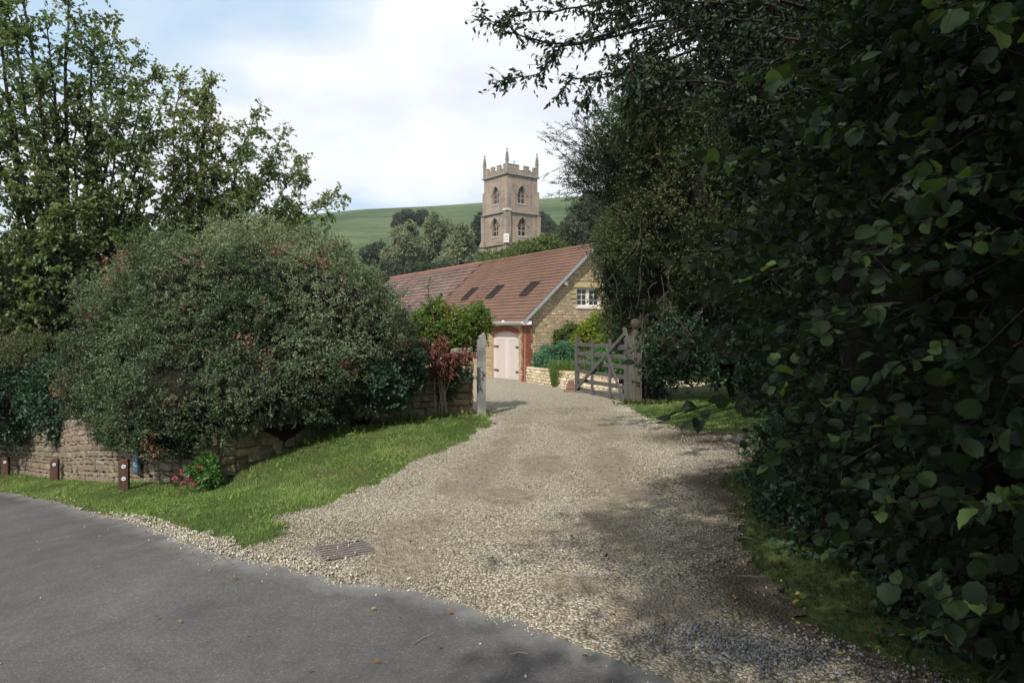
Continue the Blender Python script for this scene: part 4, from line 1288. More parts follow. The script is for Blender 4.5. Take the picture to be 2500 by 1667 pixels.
# ------------------------------------------------------------------ gate and posts
M_gatewood = wood_mat('grey_weathered_oak', (0.060,0.056,0.052), (0.125,0.118,0.112))
M_post_pale = wood_mat('silvered_oak_post', (0.15,0.148,0.142), (0.30,0.30,0.285), (18, 18, .9), lichen=(0.10,0.10,0.105))
M_post_br = wood_mat('brown_oak_post', (0.070,0.060,0.052), (0.135,0.118,0.102), (16, 16, 1.0), lichen=(0.12,0.12,0.09))
M_bollard = wood_mat('dark_stained_post', (0.060,0.034,0.024), (0.12,0.066,0.045), (12, 12, 1.5), .75)
GA = Vector((2.47, 15.12, 0)); GB = Vector((1.60, 17.7, 0))
gd = (GB-GA); GL = gd.length; gd.normalize(); gn = Vector((gd.y, -gd.x, 0))
if gn.y > 0: gn = -gn
GATE = thing('field_gate', (GA.x, GA.y, .05), 'grey weathered six bar timber gate standing open beside the right hand gatepost', 'gate')
def gp(x, y, z): return GA + gd*x + gn*y + Vector((0, 0, z))
def gpart(name, fnb, bev=.004):
    mb = MB(); fnb(mb); return mb.build(name, M_gatewood, GATE, bevel=bev)
for k in range(6):
    zz = .15+k*.218
    zl = zz
    gpart('rail', lambda mb: mb.box8([gp(.03,-.018,zz-.045), gp(GL-.02,-.018,zl-.045), gp(GL-.02,.018,zl-.045), gp(.03,.018,zz-.045), gp(.03,-.018,zz+.042), gp(GL-.02,-.018,zl+.042), gp(GL-.02,.018,zl+.042), gp(.03,.018,zz+.042)]))
gpart('stile', lambda mb: mb.box(GL-.10, GL, -.045, .045, .09, 1.42, gp))
def hang(mb):
    mb.box8([gp(0,-.05,.06), gp(.11,-.05,.06), gp(.11,.05,.06), gp(0,.05,.06), gp(.0,-.05,1.32), gp(.10,-.05,1.32), gp(.10,.05,1.32), gp(.0,.05,1.32)])
    mb.box8([gp(0.0,-.048,1.321), gp(.10,-.048,1.321), gp(.10,.048,1.321), gp(0.0,.048,1.321), gp(.13,-.04,1.62), gp(.19,-.04,1.66), gp(.19,.04,1.66), gp(.13,.04,1.62)])
gpart('hanging_stile', hang)
def find_x(px):
    for x in np.linspace(0, GL, 600):
        p = gp(x, 0, .5)
        if 1250+FPX*p.x/p.y <= px: return x
    return GL
for px in (1493, 1449.5):
    x_ = find_x(px)
    gpart('upright', lambda mb: mb.box(x_-.045, x_+.045, .019, .055, .07 if px > 1460 else .08, 1.40, gp))
def brace(mb):
    a = gp(GL-.08, .062, .12); b_ = gp(.05, .062, 1.52); mb.bar(a, b_, .032, .085, Vector((0, 0, 1)))
gpart('brace', brace)
xm = find_x(1491)
gpart('brace', lambda mb: mb.bar(gp(xm-.02, .095, 1.05), gp(.1, .062, .1), .03, .075, Vector((0, 0, 1))))
def ironb(mb):
    mb.box(-.02, .35, .056, .066, 1.17, 1.21, gp)
mb = MB(); ironb(mb); mb.build('hinge_strap', M_iron, GATE)
# right post with ball finial
RP = world(1549, 980, 15.0); RPz = .03
GPR = thing('gatepost', (RP.x+.02, RP.y, RPz), 'square brown timber gatepost topped with a ball finial, ivy beside it', 'gatepost')
mb = MB(); w_ = .105
c0 = Vector((RP.x+.02, RP.y, 0)); ca, sa = math.cos(.35), math.sin(.35)
def pr(x, y, z): return c0 + Vector((x*ca-y*sa, x*sa+y*ca, z))
mb.box(-w_, w_, -w_, w_, -.2, 1.50, pr); mb.build('post', M_post_br, GPR, bevel=.012)
mb = MB(); mb.lathe([(.12,1.503),(.11,1.53),(.065,1.56),(.05,1.60),(.062,1.63),(.09,1.66),(.104,1.70),(.108,1.735),(.10,1.78),(.078,1.815),(.04,1.84),(.005,1.845)], 18, (c0.x, c0.y, 0)); mb.build('ball_finial', plain('brown_finial', (.065,.050,.042), .85, .15, .25, 12), GPR, smooth=True)
# left post
LP = world(1175, 1015, 13.2)
GPL = thing('gatepost', (LP.x, LP.y, .0), 'pale silvery timber gatepost with a slanted split top beside the mossy wall', 'gatepost')
mb = MB(); c1 = Vector((LP.x, LP.y, 0)); ca2, sa2 = math.cos(.12), math.sin(.12)
def pl(x, y, z): return c1 + Vector((x*ca2-y*sa2, x*sa2+y*ca2, z))
zs = [1.44, 1.50, 1.56, 1.50]
for i, (xa, xb, zt_) in enumerate(((-.078, -.045, 1.41), (-.0445, .02, 1.50), (.0205, .055, 1.54), (.0555, .078, 1.50))):
    mb.box8([pl(xa,-.078,-.2), pl(xb,-.078,-.2), pl(xb,.078,-.2), pl(xa,.078,-.2), pl(xa,-.078,zt_-.02), pl(xb,-.078,zt_), pl(xb,.078,zt_+.03), pl(xa,.078,zt_+.0)])
mb.build('post', M_post_pale, GPL)
# dark stub post and latch behind the gate, stone stop at the gate's free end
SP = world(1526, 975, 16.6)
ST = thing('latch_post', (SP.x, SP.y, -.1), 'short dark timber stub post with a crosspiece behind the open gate', 'post')
mb = MB(); mb.box(SP.x-.06, SP.x+.06, SP.y-.06, SP.y+.06, -.3, .52); mb.build('post', M_bollard, ST, bevel=.01)
mb = MB(); mb.box(SP.x-.16, SP.x+.10, SP.y-.10, SP.y-.062, .34, .46); mb.build('crosspiece', M_bollard, ST, bevel=.005)
GS = world(1391, 953, 17.9)
gz_ = .0
M_redstone = plain('reddish_stone', (0.20,0.12,0.095), .9, .15, .2, 14, .006)
mb = MB(); x0, y0 = GS.x, GS.y
mb.box8([(x0-.15,y0-.12,gz_-.1),(x0+.13,y0-.12,gz_-.1),(x0+.13,y0+.12,gz_-.1),(x0-.15,y0+.12,gz_-.1),(x0-.15,y0-.12,gz_+.10),(x0+.13,y0-.12,gz_+.10),(x0+.13,y0+.12,gz_+.10),(x0-.15,y0+.12,gz_+.10)])
mb.box8([(x0-.10,y0-.10,gz_+.101),(x0+.12,y0-.10,gz_+.101),(x0+.12,y0+.10,gz_+.101),(x0-.10,y0+.10,gz_+.101),(x0-.03,y0-.08,gz_+.34),(x0+.10,y0-.08,gz_+.34),(x0+.10,y0+.08,gz_+.34),(x0-.03,y0+.08,gz_+.34)])
tag(link('gate_stop', mb.mesh('gate_stop', M_redstone, bevel=.02)), 'small reddish tapered stone block at the foot of the gate\'s free end', 'stone block')

# ------------------------------------------------------------------ verge posts
M_refl = plain('white_reflector', (0.72,0.73,0.75), .3, .6, .05, 3)
M_reflc = plain('reflector_centre', (0.12,0.12,0.13), .3, .6, .05, 3)
bol = [(303,1198,10.0,'brown verge post with two round reflectors, nearest of the three in front of the wall',2,.44),
       (134,1178,13.0,'middle one of the three verge posts, with a single white reflector',1,.43),
       (14,1166,15.0,'farthest verge post at the left edge, short and brown with one reflector',1,.43)]
for (px, py, Yb, lab, nref, hb) in bol:
    bp_ = world(px, py, Yb); g = hz(bp_.x, bp_.y)+.02; g = bp_.z
    r_ = thing('verge_post', (bp_.x, bp_.y, g), lab, 'post', 'low timber posts along the grass verge')
    an = .30
    ca3, sa3 = math.cos(an), math.sin(an)
    def v3(x, y, z): return Vector((bp_.x+x*ca3-y*sa3, bp_.y+x*sa3+y*ca3, g+z))
    mb = MB(); mb.box(-.062, .062, -.062, .062, -.25, hb-.015, v3)
    mb.box8([v3(-.06,-.06,hb-.0149), v3(.06,-.06,hb-.0149), v3(.06,.06,hb-.0149), v3(-.06,.06,hb-.0149), v3(-.045,-.045,hb+.005), v3(.045,-.045,hb+.005), v3(.045,.045,hb+.005), v3(-.045,.045,hb+.005)])
    mb.build('post', M_bollard, r_, bevel=.004)
    for k in range(nref):
        zc_ = hb-.085-k*.17
        mb = MB(); c_ = v3(.008, -.0625, zc_); nn_ = (v3(0, -1, 0)-v3(0, 0, 0)).normalized()
        mb.tube([c_, c_+nn_*.012], .028, 14); rr_ = mb.build('reflector', M_refl, r_, smooth=False)
        mb = MB(); mb.tube([c_+nn_*.0125, c_+nn_*.016], .010, 10); q_ = link('reflector_centre', mb.mesh('reflector_centre', M_reflc), rr_)
        q_.matrix_parent_inverse = Matrix.Identity(4)
# blue notice fixed to the wall
M_blue = plain('blue_enamel', (0.045,0.085,0.15), .5, .4, .3, 18)
M_blue_l = plain('faded_blue_print', (0.22,0.30,0.38), .5, .4, .35, 40)
bs = world(333, 1126, 10.62)
an = math.atan2(-.66, .75)
def bl3(x, y, z): return Vector((bs.x + x*math.cos(an)-y*math.sin(an), bs.y + x*math.sin(an)+y*math.cos(an), bs.z+z))
BS = thing('notice_board', tuple(bs), 'tall narrow faded blue notice fixed on the wall behind the nearest verge post', 'sign')
mb = MB(); mb.box(-.10, .10, -.02, .02, -.16, .15, bl3); mb.build('board', M_blue, BS, bevel=.003)
rg = random.Random(4)
for zz, hh in ((.07, .035), (.035, .012), (.012, .012), (-.075, .07), (-.105, .010), (-.13, .012)):
    x_ = -.075
    while x_ < .07:
        w_ = rg.uniform(.015, .05); mb = MB()
        mb.box(x_, min(.08, x_+w_), -.0235, -.0205, zz-.0, zz+hh*.9, bl3); mb.build('printed_mark', M_blue_l, BS); x_ += w_+.008

# ------------------------------------------------------------------ drain grate
gc = [onground(*p) for p in ((762,1341),(848,1325),(888,1344),(800,1372))]
gcx = sum(p[0] for p in gc)/4; gcy = sum(p[1] for p in gc)/4
M_castiron = plain('cast_iron', (0.17,0.15,0.135), .7, .4, .3, 20, .002)
ax = Vector((gc[1][0]-gc[0][0], gc[1][1]-gc[0][1], 0)); aL = ax.length; ax.normalize()
ay = Vector((gc[3][0]-gc[0][0], gc[3][1]-gc[0][1], 0)); ay -= ax*ay.dot(ax); bL = ay.length; ay.normalize()
o0 = Vector((gc[0][0], gc[0][1], 0)); gzz = hz(gcx, gcy)+.012
aL = max(aL, .38); bL = max(min(bL, .42), .36)
def d3(x, y, z): return o0 + ax*x + ay*y + Vector((0, 0, gzz+z))
DG = thing('drain_grate', (gcx, gcy, gzz), 'rusty iron drain grate set in the gravel by the road edge', 'drain cover')
mb = MB(); mb.box(-.02, .0, -.02, bL+.02, -.05, .0, d3); mb.box(aL, aL+.02, -.02, bL+.02, -.05, .0, d3); mb.build('frame', M_castiron, DG)
mb = MB(); mb.box(0, aL, 0, bL, -.36, -.35, d3); [mb.box(*w_, -.35, -.012, d3) for w_ in ((-.03,-.021,0,bL),(aL+.021,aL+.03,0,bL),(0,aL,-.03,-.021),(0,aL,bL+.021,bL+.03))]; mb.build('pit', M_lead, DG)  # pit painted near-black so the gaps between bars look dark
nb_ = 7
for i in range(nb_):
    y_ = bL*(i+.5)/nb_
    mb = MB(); mb.box(0.0005, aL-.0005, y_-.009, y_+.009, -.008, .006, d3); mb.build('bar', M_castiron, DG, bevel=.003)
GRATE = (gcx, gcy)
# ------------------------------------------------------------------ foliage tools
def unit(a): return a/np.maximum(np.linalg.norm(a, axis=-1, keepdims=True), 1e-9)
TPL = {
 'diamond': (np.array([(0,0,0),(.45,-.5,.12),(1,0,-.05),(.45,.5,.12)]), np.array([(0,1,2),(0,2,3)])),
 'oval': (np.array([(0,0,0),(.28,-.42,.07),(.68,-.40,.07),(1,0,-.10),(.68,.40,.07),(.28,.42,.07),(.5,0,0)]),
          np.array([(0,1,6),(1,2,6),(2,3,6),(3,4,6),(4,5,6),(5,0,6)])),
 'card': (np.array([(0,-.5,0),(1,-.5,0),(1,.5,0),(0,.5,0)]), np.array([(0,1,2),(0,2,3)])),
 'blade': (np.array([(0,-.5,0),(0,.5,0),(1,0,.25)]), np.array([(0,1,2)])),
 'blade2': (np.array([(0,-.5,0),(0,.5,0),(.55,.38,.06),(.55,-.38,.06),(1,0,.32)]), np.array([(0,1,2),(0,2,3),(3,2,4)])),
}
def _round():
    n = 18
    out = []
    for i in range(n):
        a = -math.pi + 2*math.pi*(i+.5)/n
        r = .5*(1+.035*(-1)**i)*(1+.06*math.cos(a-.3))
        out.append((.54+r*math.cos(a)*1.0, r*math.sin(a)*.96, .10*abs(math.sin(a))**1.3 - .05*max(0, math.cos(a))))
    out.sort(key=lambda p: 0)
    V = [(.5, 0, -.02)] + out + [(1.10, 0, -.10), (0.02, 0, 0)]
    # tip inserted between the two verts straddling angle 0, stalk notch at the back
    ang = [math.atan2(p[1], p[0]-.54) for p in out]
    order = sorted(range(n), key=lambda i: ang[i])
    ringi = []
    for i in order:
        ringi.append(i+1)
    k = next(j for j in range(n) if ang[order[j]] > 0)
    ringi.insert(k, n+1)
    ringi.append(n+2)
    F = [(0, ringi[i], ringi[(i+1) % len(ringi)]) for i in range(len(ringi))]
    return np.array(V), np.array(F)
TPL['round'] = _round()
def _stonet():
    v = np.array([(-.5,0,0),(0,-.5,0),(.5,0,0),(0,.5,0),(.06,.04,.5),(-.05,.02,-.4),(.3,.3,.2),(-.3,-.28,.18)])
    return np.array([(-.5,0,0),(.02,-.5,0),(.5,.05,0),(0,.5,0),(.10,.05,.5),(-.05,.02,-.3)]), np.array([(0,1,4),(1,2,4),(2,3,4),(3,0,4),(1,0,5),(2,1,5),(3,2,5),(0,3,5)])
TPL['stone'] = _stonet()

def leaves(C, A, Nn, ln, wd, tpl='diamond', tint=None, rng=None, jit=0):
    """C base points, A axis, Nn rough normal -> V, F, tint"""
    T, F = TPL[tpl]
    n = len(C)
    A = unit(A); S = unit(np.cross(Nn, A)); U = np.cross(A, S)
    ln = np.broadcast_to(np.asarray(ln, float), (n,)); wd = np.broadcast_to(np.asarray(wd, float), (n,))
    V = (C[:, None, :] + A[:, None, :]*(T[None, :, 0, None]*ln[:, None, None])
         + S[:, None, :]*(T[None, :, 1, None]*wd[:, None, None]) + U[:, None, :]*(T[None, :, 2, None]*ln[:, None, None]))
    if jit: V = V + rng.normal(0, jit, V.shape)*ln[:, None, None]
    k = len(T)
    FF = (F[None] + (np.arange(n)*k)[:, None, None]).reshape(-1, 3)
    tt = np.repeat(tint if tint is not None else np.full(n, .5), k)
    return V.reshape(-1, 3), FF, tt

def cat(parts):
    Vs, Fs, Ts = [], [], []; o = 0
    for V, F, T in parts:
        Vs.append(V); Fs.append(F+o); Ts.append(T); o += len(V)
    return np.concatenate(Vs), np.concatenate(Fs), np.concatenate(Ts)

def sprigs(O, D, Ls, k, rng, spread=.8, jitter=.15, up=.5, flat=0.0):
    """k leaves along each sprig"""
    n = len(O); f = rng.uniform(.05, 1, (n, k))
    C = O[:, None] + D[:, None]*(f*Ls[:, None])[..., None]
    C = C + rng.normal(0, jitter, C.shape)*Ls[:, None, None]*.5
    A = unit(D[:, None]*.6 + rng.normal(0, spread, C.shape))
    Nn = unit(rng.normal(0, .6, C.shape) + np.array([0, 0, up]) + D[:, None]*.15)
    if flat: A[..., 2] *= (1-flat)
    return C.reshape(-1, 3), A.reshape(-1, 3), Nn.reshape(-1, 3)

def blob_points(blobs, n, rng, rough=.14, freq=1.2, shell=.25, zmin=None, facing=None, seed=0, inner=.80):
    """points on a lumpy union of ellipsoids; returns P, normal"""
    B = np.array([b[:6] for b in blobs], float)
    area = (B[:, 3]*B[:, 4]*B[:, 5])**(2/3.)
    out_p, out_n = [], []; got = 0
    while got < n:
        m = int((n-got)*2.2)+200
        i = rng.choice(len(B), m, p=area/area.sum())
        d = unit(rng.normal(0, 1, (m, 3)))
        c = B[i, :3]; r = B[i, 3:6]
        lump = 1 + rough*nz(d*r + c, freq, seed) + rough*.5*nz(c+d*r, freq*2.7, seed+1)
        dep = 1 - shell*rng.uniform(0, 1, m)**2
        p = c + d*r*(lump*dep)[:, None]
        nn = unit(d/r)
        ok = np.ones(m, bool)
        for j in range(len(B)):
            q = np.linalg.norm((p-B[j, :3])/B[j, 3:6], axis=1)
            ok &= (i == j) | (q > inner)
        if zmin is not None: ok &= p[:, 2] > (zmin(p) if callable(zmin) else zmin)
        if facing is not None:
            tc = np.array([0, 0, EYE]) - p
            ok &= ((nn*unit(tc)).sum(1) > -facing) | (rng.uniform(0, 1, m) < .12)
        p, nn = p[ok], nn[ok]
        out_p.append(p); out_n.append(nn); got += len(p)
    return np.concatenate(out_p)[:n], np.concatenate(out_n)[:n]

def core_mesh(name, blobs, mat, s=.78, rough=.14, freq=1.2, seed=0, zfloor=None):
    bm = bmesh.new()
    for b in blobs:
        r = bmesh.ops.create_icosphere(bm, subdivisions=3, radius=1.0)
        vs = r['verts']; co = np.array([v.co[:] for v in vs])
        c = np.array(b[:3]); rr = np.array(b[3:6])
        lump = 1 + rough*nz(co*rr + c, freq, seed) + rough*.5*nz(c+co*rr, freq*2.7, seed+1)
        P = c + co*rr*(lump*s)[:, None]
        if zfloor is not None: P[:, 2] = np.maximum(P[:, 2], zfloor)
        for v, p in zip(vs, P): v.co = p
    me = bpy.data.meshes.new(name); bm.to_mesh(me); bm.free(); me.materials.append(mat)
    return me

def foliage_mesh(name, V, F, T, mat): return npmesh(name, V, F, mat, tint=T)

M_bark = plain('bark', (0.10,0.082,0.062), .95, .1, .35, 14, .01)
M_bark_dark = plain('dark_bark', (0.030,0.026,0.022), .95, .1, .35, 14, .01)
M_shade_core = plain('dark_shade_core', (0.016,0.015,0.011), 1.0, .05, .5, 9, .02)  # near-black for solid crown cores: paints the shade between leaves
M_twig_pale = plain('pale_dead_twig', (0.30,0.25,0.19), .9, .1, .3, 20)

ML_bush = leaf_mat('bush_leaf', [(.024,.044,.022),(.054,.086,.042),(.105,.145,.078),(.175,.21,.125),(.27,.285,.20),(.24,.13,.095)], .2, .55, .25)
ML_tree = leaf_mat('tree_leaf', [(.060,.095,.036),(.095,.14,.052),(.135,.18,.070),(.17,.20,.08),(.20,.19,.085),(.22,.14,.07)], .42, .42, .4)
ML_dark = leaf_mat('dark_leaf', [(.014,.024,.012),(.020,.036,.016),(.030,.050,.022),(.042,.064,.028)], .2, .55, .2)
ML_haw = leaf_mat('hedge_leaf', [(.014,.024,.010),(.024,.042,.014),(.042,.070,.022),(.075,.105,.036),(.10,.08,.05)], .25, .5, .3)
ML_ivy = leaf_mat('ivy_leaf', [(.020,.045,.022),(.030,.066,.034),(.045,.09,.048),(.065,.11,.06)], .12, .45, .28)
ML_lime = leaf_mat('bright_leaf', [(.05,.095,.018),(.085,.145,.026),(.13,.19,.035),(.18,.22,.05),(.20,.13,.06)], .3, .4, .4)
ML_red = leaf_mat('dead_red_leaf', [(.10,.035,.028),(.16,.062,.048),(.22,.095,.07),(.28,.14,.10)], .12, .7, .2)
ML_yel = leaf_mat('golden_leaf', [(.10,.15,.015),(.17,.23,.02),(.26,.30,.03)], .3, .45, .4)
ML_blue = leaf_mat('blue_green_leaf', [(.03,.09,.045),(.05,.14,.07),(.09,.21,.11),(.17,.29,.22)], .2, .45, .5)
ML_fargrey = leaf_mat('willow_leaf', [(.12,.15,.09),(.165,.195,.12),(.21,.235,.15),(.26,.255,.175)], .25, .7, .2)
ML_fardark = leaf_mat('far_dark_leaf', [(.040,.058,.040),(.058,.078,.052),(.078,.098,.066)], .2, .7, .2)
ML_farmid = leaf_mat('far_leaf', [(.045,.075,.022),(.075,.115,.032),(.11,.15,.045),(.15,.18,.06)], .25, .6, .2)
ML_grass = leaf_mat('grass_blade', [(.085,.145,.036),(.135,.21,.055),(.19,.27,.078),(.26,.31,.11),(.35,.33,.17)], .28, .6, .2)
ML_grass_sh = leaf_mat('grass_blade_shade_tint', [(.028,.045,.014),(.045,.068,.02),(.065,.088,.028),(.09,.095,.04)], .25, .6, .3)  # darker copy of the grass colour, with shade painted in

# ------------------------------------------------------------------ branching tree
def bez(p0, p1, p2, n):
    t = np.linspace(0, 1, n)[:, None]
    return (1-t)**2*p0 + 2*t*(1-t)*p1 + t*t*p2
def limb_tree(root, base, limbs, rng, leafmat, barkmat, r0=.14, leaf=(.09, .055), per=10, sub=9, sublen=(.5, 1.3), tw=(6, .28), tpl='oval', droop=.25, start=.35, tiprad=.008, crown_name='crown', hero=0, heromat=None):
    """limbs: list of (target, mid, r, density). Leaves on twigs on sub-branches."""
    mb = MB(); tips_o, tips_d, tips_l = [], [], []
    for tgt, mid, r, dens in limbs:
        tgt = np.array(tgt, float); mid = np.array(mid, float); b = np.array(base, float)
        L0 = np.linalg.norm(tgt-b); n = 14
        pts = bez(b, mid, tgt, n)
        wob = nz(pts, 1.5, rng.integers(0, 50))[:, None]*.08*np.linspace(0, 1, n)[:, None]
        pts = pts + wob*rng.normal(0, 1, 3)
        rad = r*(1-np.linspace(0, 1, n))**.9 + tiprad
        mb.tube([tuple(p) for p in pts], list(rad), 6)
        ns = max(3, int(sub*dens*L0/4.0))
        for k in range(ns):
            f = start + (1-start)*((k+rng.uniform(0, 1))/ns)
            i = min(int(f*(n-1)), n-2); p = pts[i] + (pts[i+1]-pts[i])*(f*(n-1)-i)
            ax = unit(pts[i+1]-pts[i])
            d = unit(ax*.7 + rng.normal(0, .75, 3) + np.array([0, 0, .15]))
            sl = rng.uniform(*sublen)*(1.15-f*.6)
            q = bez(p, p+d*sl*.5+np.array([0, 0, .08*sl]), p+d*sl+np.array([0, 0, -droop*sl*.5]), 6)
            mb.tube([tuple(x) for x in q], list(np.linspace(rad[i]*.45+.004, .004, 6)), 4, cap=False)
            for j in range(tw[0]):
                g = rng.uniform(.25, 1); ii = min(int(g*5), 4); o = q[ii] + (q[ii+1]-q[ii])*(g*5-ii)
                td = unit(d*.5 + rng.normal(0, .8, 3) + np.array([0, 0, -droop]))
                tips_o.append(o); tips_d.append(td); tips_l.append(tw[1]*rng.uniform(.5, 1.3))
        for j in range(6):
            tips_o.append(pts[-1]-ax*.1*j*.5); tips_d.append(unit(ax+rng.normal(0, .3, 3))); tips_l.append(tw[1])
    O = np.array(tips_o); D = np.array(tips_d); Ls = np.array(tips_l)
    # thin twigs
    tv = []
    for o, d, l in zip(O, D, Ls):
        tv.append((o, d, l))
    Cc, A, Nn = sprigs(O, D, Ls, per, rng, .7, .12, .4)
    A = unit(A + np.array([0, 0, -droop]))
    n = len(Cc)
    clump = np.repeat(np.clip(.42+.22*nz(O, .9, 3)+rng.normal(0, .08, len(O)), 0, 1), per)
    tint = np.clip(clump + rng.normal(0, .13, n), 0, 1)
    ln = leaf[0]*rng.uniform(.6, 1.2, n)
    mb.build('trunk', barkmat, root)
    # twig slivers
    TV, TF, TT = leaves(O, D, np.roll(D, 1, 1)+.1, Ls, np.full(len(O), .008), 'card', np.full(len(O), .1))
    o_ = link('twigs', npmesh('twigs', TV, TF, barkmat), root); o_.matrix_parent_inverse = Matrix.Translation(root.location).inverted(); o_['kind'] = 'stuff'
    sel = np.zeros(n, bool)
    if hero:
        vis = np.abs(Cc[:, 0]/np.maximum(Cc[:, 1], .1)) < .73
        dist = np.where(vis & (Cc[:, 1] > .5), np.linalg.norm(Cc-np.array([0, 0, EYE]), axis=1), 1e9)
        sel[np.argsort(dist/ln*leaf[0])[:hero]] = True
        hero_leaves(root, Cc[sel], A[sel], Nn[sel], ln[sel], leaf[1]/leaf[0], tpl, heromat)
    V, F, T = leaves(Cc[~sel], A[~sel], Nn[~sel], ln[~sel], ln[~sel]*leaf[1]/leaf[0], tpl, tint[~sel])
    o_ = link(crown_name, foliage_mesh(crown_name, V, F, T, leafmat), root); o_.matrix_parent_inverse = Matrix.Translation(root.location).inverted()
    o_['kind'] = 'stuff'
    return n

_heroN = [0]
def hero_leaves(root, C, A, Nn, ln, ratio, tpl, mat):
    T, F = TPL[tpl]; rg = np.random.default_rng(77); mes = []
    for v in range(9):
        VV = T.copy().astype(float); VV[:, 1] *= ratio*rg.uniform(.9, 1.1); VV[1:] += rg.normal(0, .018, VV[1:].shape); VV[:, 1] += .12*rg.normal()*VV[:, 0]**2; VV[:, 2] += .22*rg.uniform(.2, 1.3)*np.abs(VV[:, 1])
        VV[:, 2] += -.12*VV[:, 0]**2*rg.uniform(0, 1.4)
        me = npmesh('leaf', VV, F, mat); mes.append(me)
    A = unit(A); S = unit(np.cross(Nn, A)); U = np.cross(A, S)
    rl = np.array(root.location)
    for i in range(len(C)):
        o = bpy.data.objects.new('leaf', mes[i % 9]); COL.objects.link(o); o.parent = root
        M = Matrix(((A[i][0]*ln[i], S[i][0]*ln[i], U[i][0]*ln[i], C[i][0]-rl[0]), (A[i][1]*ln[i], S[i][1]*ln[i], U[i][1]*ln[i], C[i][1]-rl[1]), (A[i][2]*ln[i], S[i][2]*ln[i], U[i][2]*ln[i], C[i][2]-rl[2]), (0, 0, 0, 1)))
        o.matrix_basis = M

def under(o, root):
    o.parent = root; o.matrix_parent_inverse = Matrix.Translation(root.location).inverted(); return o

# ------------------------------------------------------------------ the great rounded bush
rng = np.random.default_rng(11)
BB = [(-4.50,12.3,1.05,2.85,2.3,2.32), (-3.25,12.25,.92,1.38,1.5,1.08), (-5.6,12.2,.80,1.75,1.8,1.7), (-4.5,11.1,.80,2.0,1.35,1.4), (-4.65,10.0,.52,.85,.72,.72), (-3.75,10.25,.72,.75,.75,.55), (-5.3,10.9,.70,.9,.8,.85), (-4.05,12.5,1.55,1.25,1.2,1.2)]
BUSH = thing('rounded_bush', (-4.6, 12.2, -.4), 'huge dome shaped grey green bush spilling over the stone wall', 'bush')
o_ = link('dark_shade_core', core_mesh('dark_shade_core', BB, M_shade_core, .86, .09, 1.1, 4)); under(o_, BUSH)  # solid dark core, painted shade showing between the leaf clumps
n = 21000
P_, N_ = blob_points(BB, n, rng, .09, 1.1, .20, None, .45, 4, .84)
gap = nz(P_, 3.2, 9) + .6*nz(P_, 7.0, 10)
k_ = gap > -.95
P_ = P_ + N_*(.11*nz(P_, 2.4, 14)+.09*nz(P_, 5.5, 15)+.05*nz(P_, 11.0, 16))[:, None]
P_, N_ = P_[k_], N_[k_]
# undergrowth hangs ragged at the bottom
D_ = unit(N_*.55 + rng.normal(0, .55, P_.shape) + np.array([0, 0, .12]))
D_[:, 2] *= .45
Ls = rng.uniform(.10, .24, len(P_))
C_, A_, NN_ = sprigs(P_, D_, Ls, 19, rng, .75, .22, .9)
keep = C_[:, 2] > (-.24 + .12*nz(C_, 2.0, 3) + .40*np.clip(C_[:, 0]+4.5, 0, 1.2) + .22*np.clip(-5.2-C_[:, 0], 0, 2))
clp = np.repeat(.40 + .18*nz(P_, 1.0, 21) + .14*nz(P_, 4.0, 22) + .12*np.clip((P_[:, 2]-2.0)/1.2, -1, 1)+.10*nz(P_, 9, 23), 19)
tint = np.clip(clp + rng.normal(0, .11, len(C_)), 0, .82)
redp = np.repeat((nz(P_, 2.6, 31) > .95) & (rng.uniform(0, 1, len(P_)) < .7), 19) | (rng.uniform(0, 1, len(C_)) < .006)
tint = np.where(redp, 1.0, tint)
C_, A_, NN_, tint = C_[keep], A_[keep], NN_[keep], tint[keep]
ln = rng.uniform(.024, .044, len(C_))
V, F, T = leaves(C_, A_, NN_, ln, ln*.62, 'diamond', tint)
o_ = link('foliage', foliage_mesh('foliage', V, F, T, ML_bush)); under(o_, BUSH); o_['kind'] = 'stuff'
# loose shoots standing out of the outline
mb = MB(); so, sd, sl = [], [], []
Ps, Ns = blob_points(BB, 260, rng, .09, 1.1, .02, .6, .3, 4)
for p, nn in zip(Ps, Ns):
    d = unit(nn + rng.normal(0, .35, 3) + np.array([0, 0, .4])); l = rng.uniform(.15, .38)
    q = bez(p, p+d*l*.5, p+d*l+np.array([0, 0, -.06]), 4)
    mb.tube([tuple(x) for x in q], [.005, .004, .003, .002], 3, cap=False); so.append(p); sd.append(d); sl.append(l)
mb.build('shoots', M_bark, BUSH)['kind'] = 'stuff'
C_, A_, NN_ = sprigs(np.array(so), np.array(sd), np.array(sl), 12, rng, .7, .06, .6)
ln = rng.uniform(.022, .038, len(C_))
V, F, T = leaves(C_, A_, NN_, ln, ln*.6, 'diamond', np.clip(rng.normal(.5, .15, len(C_)), 0, .8))
o_ = link('shoot_leaves', foliage_mesh('shoot_leaves', V, F, T, ML_bush)); under(o_, BUSH); o_['kind'] = 'stuff'
# stems under it
mb = MB()
for i in range(9):
    a = rng.uniform(-1, 1, 2); mb.tube([(-4.6+a[0]*.3, 12.2+a[1]*.3, -.7), (-4.6+a[0]*.9, 12.0+a[1]*.6, .3), (-4.6+a[0]*2, 12.0+a[1]*1.2, 1.3)], [.05, .04, .02], 6)
mb.build('stems', M_bark_dark, BUSH)['kind'] = 'stuff'

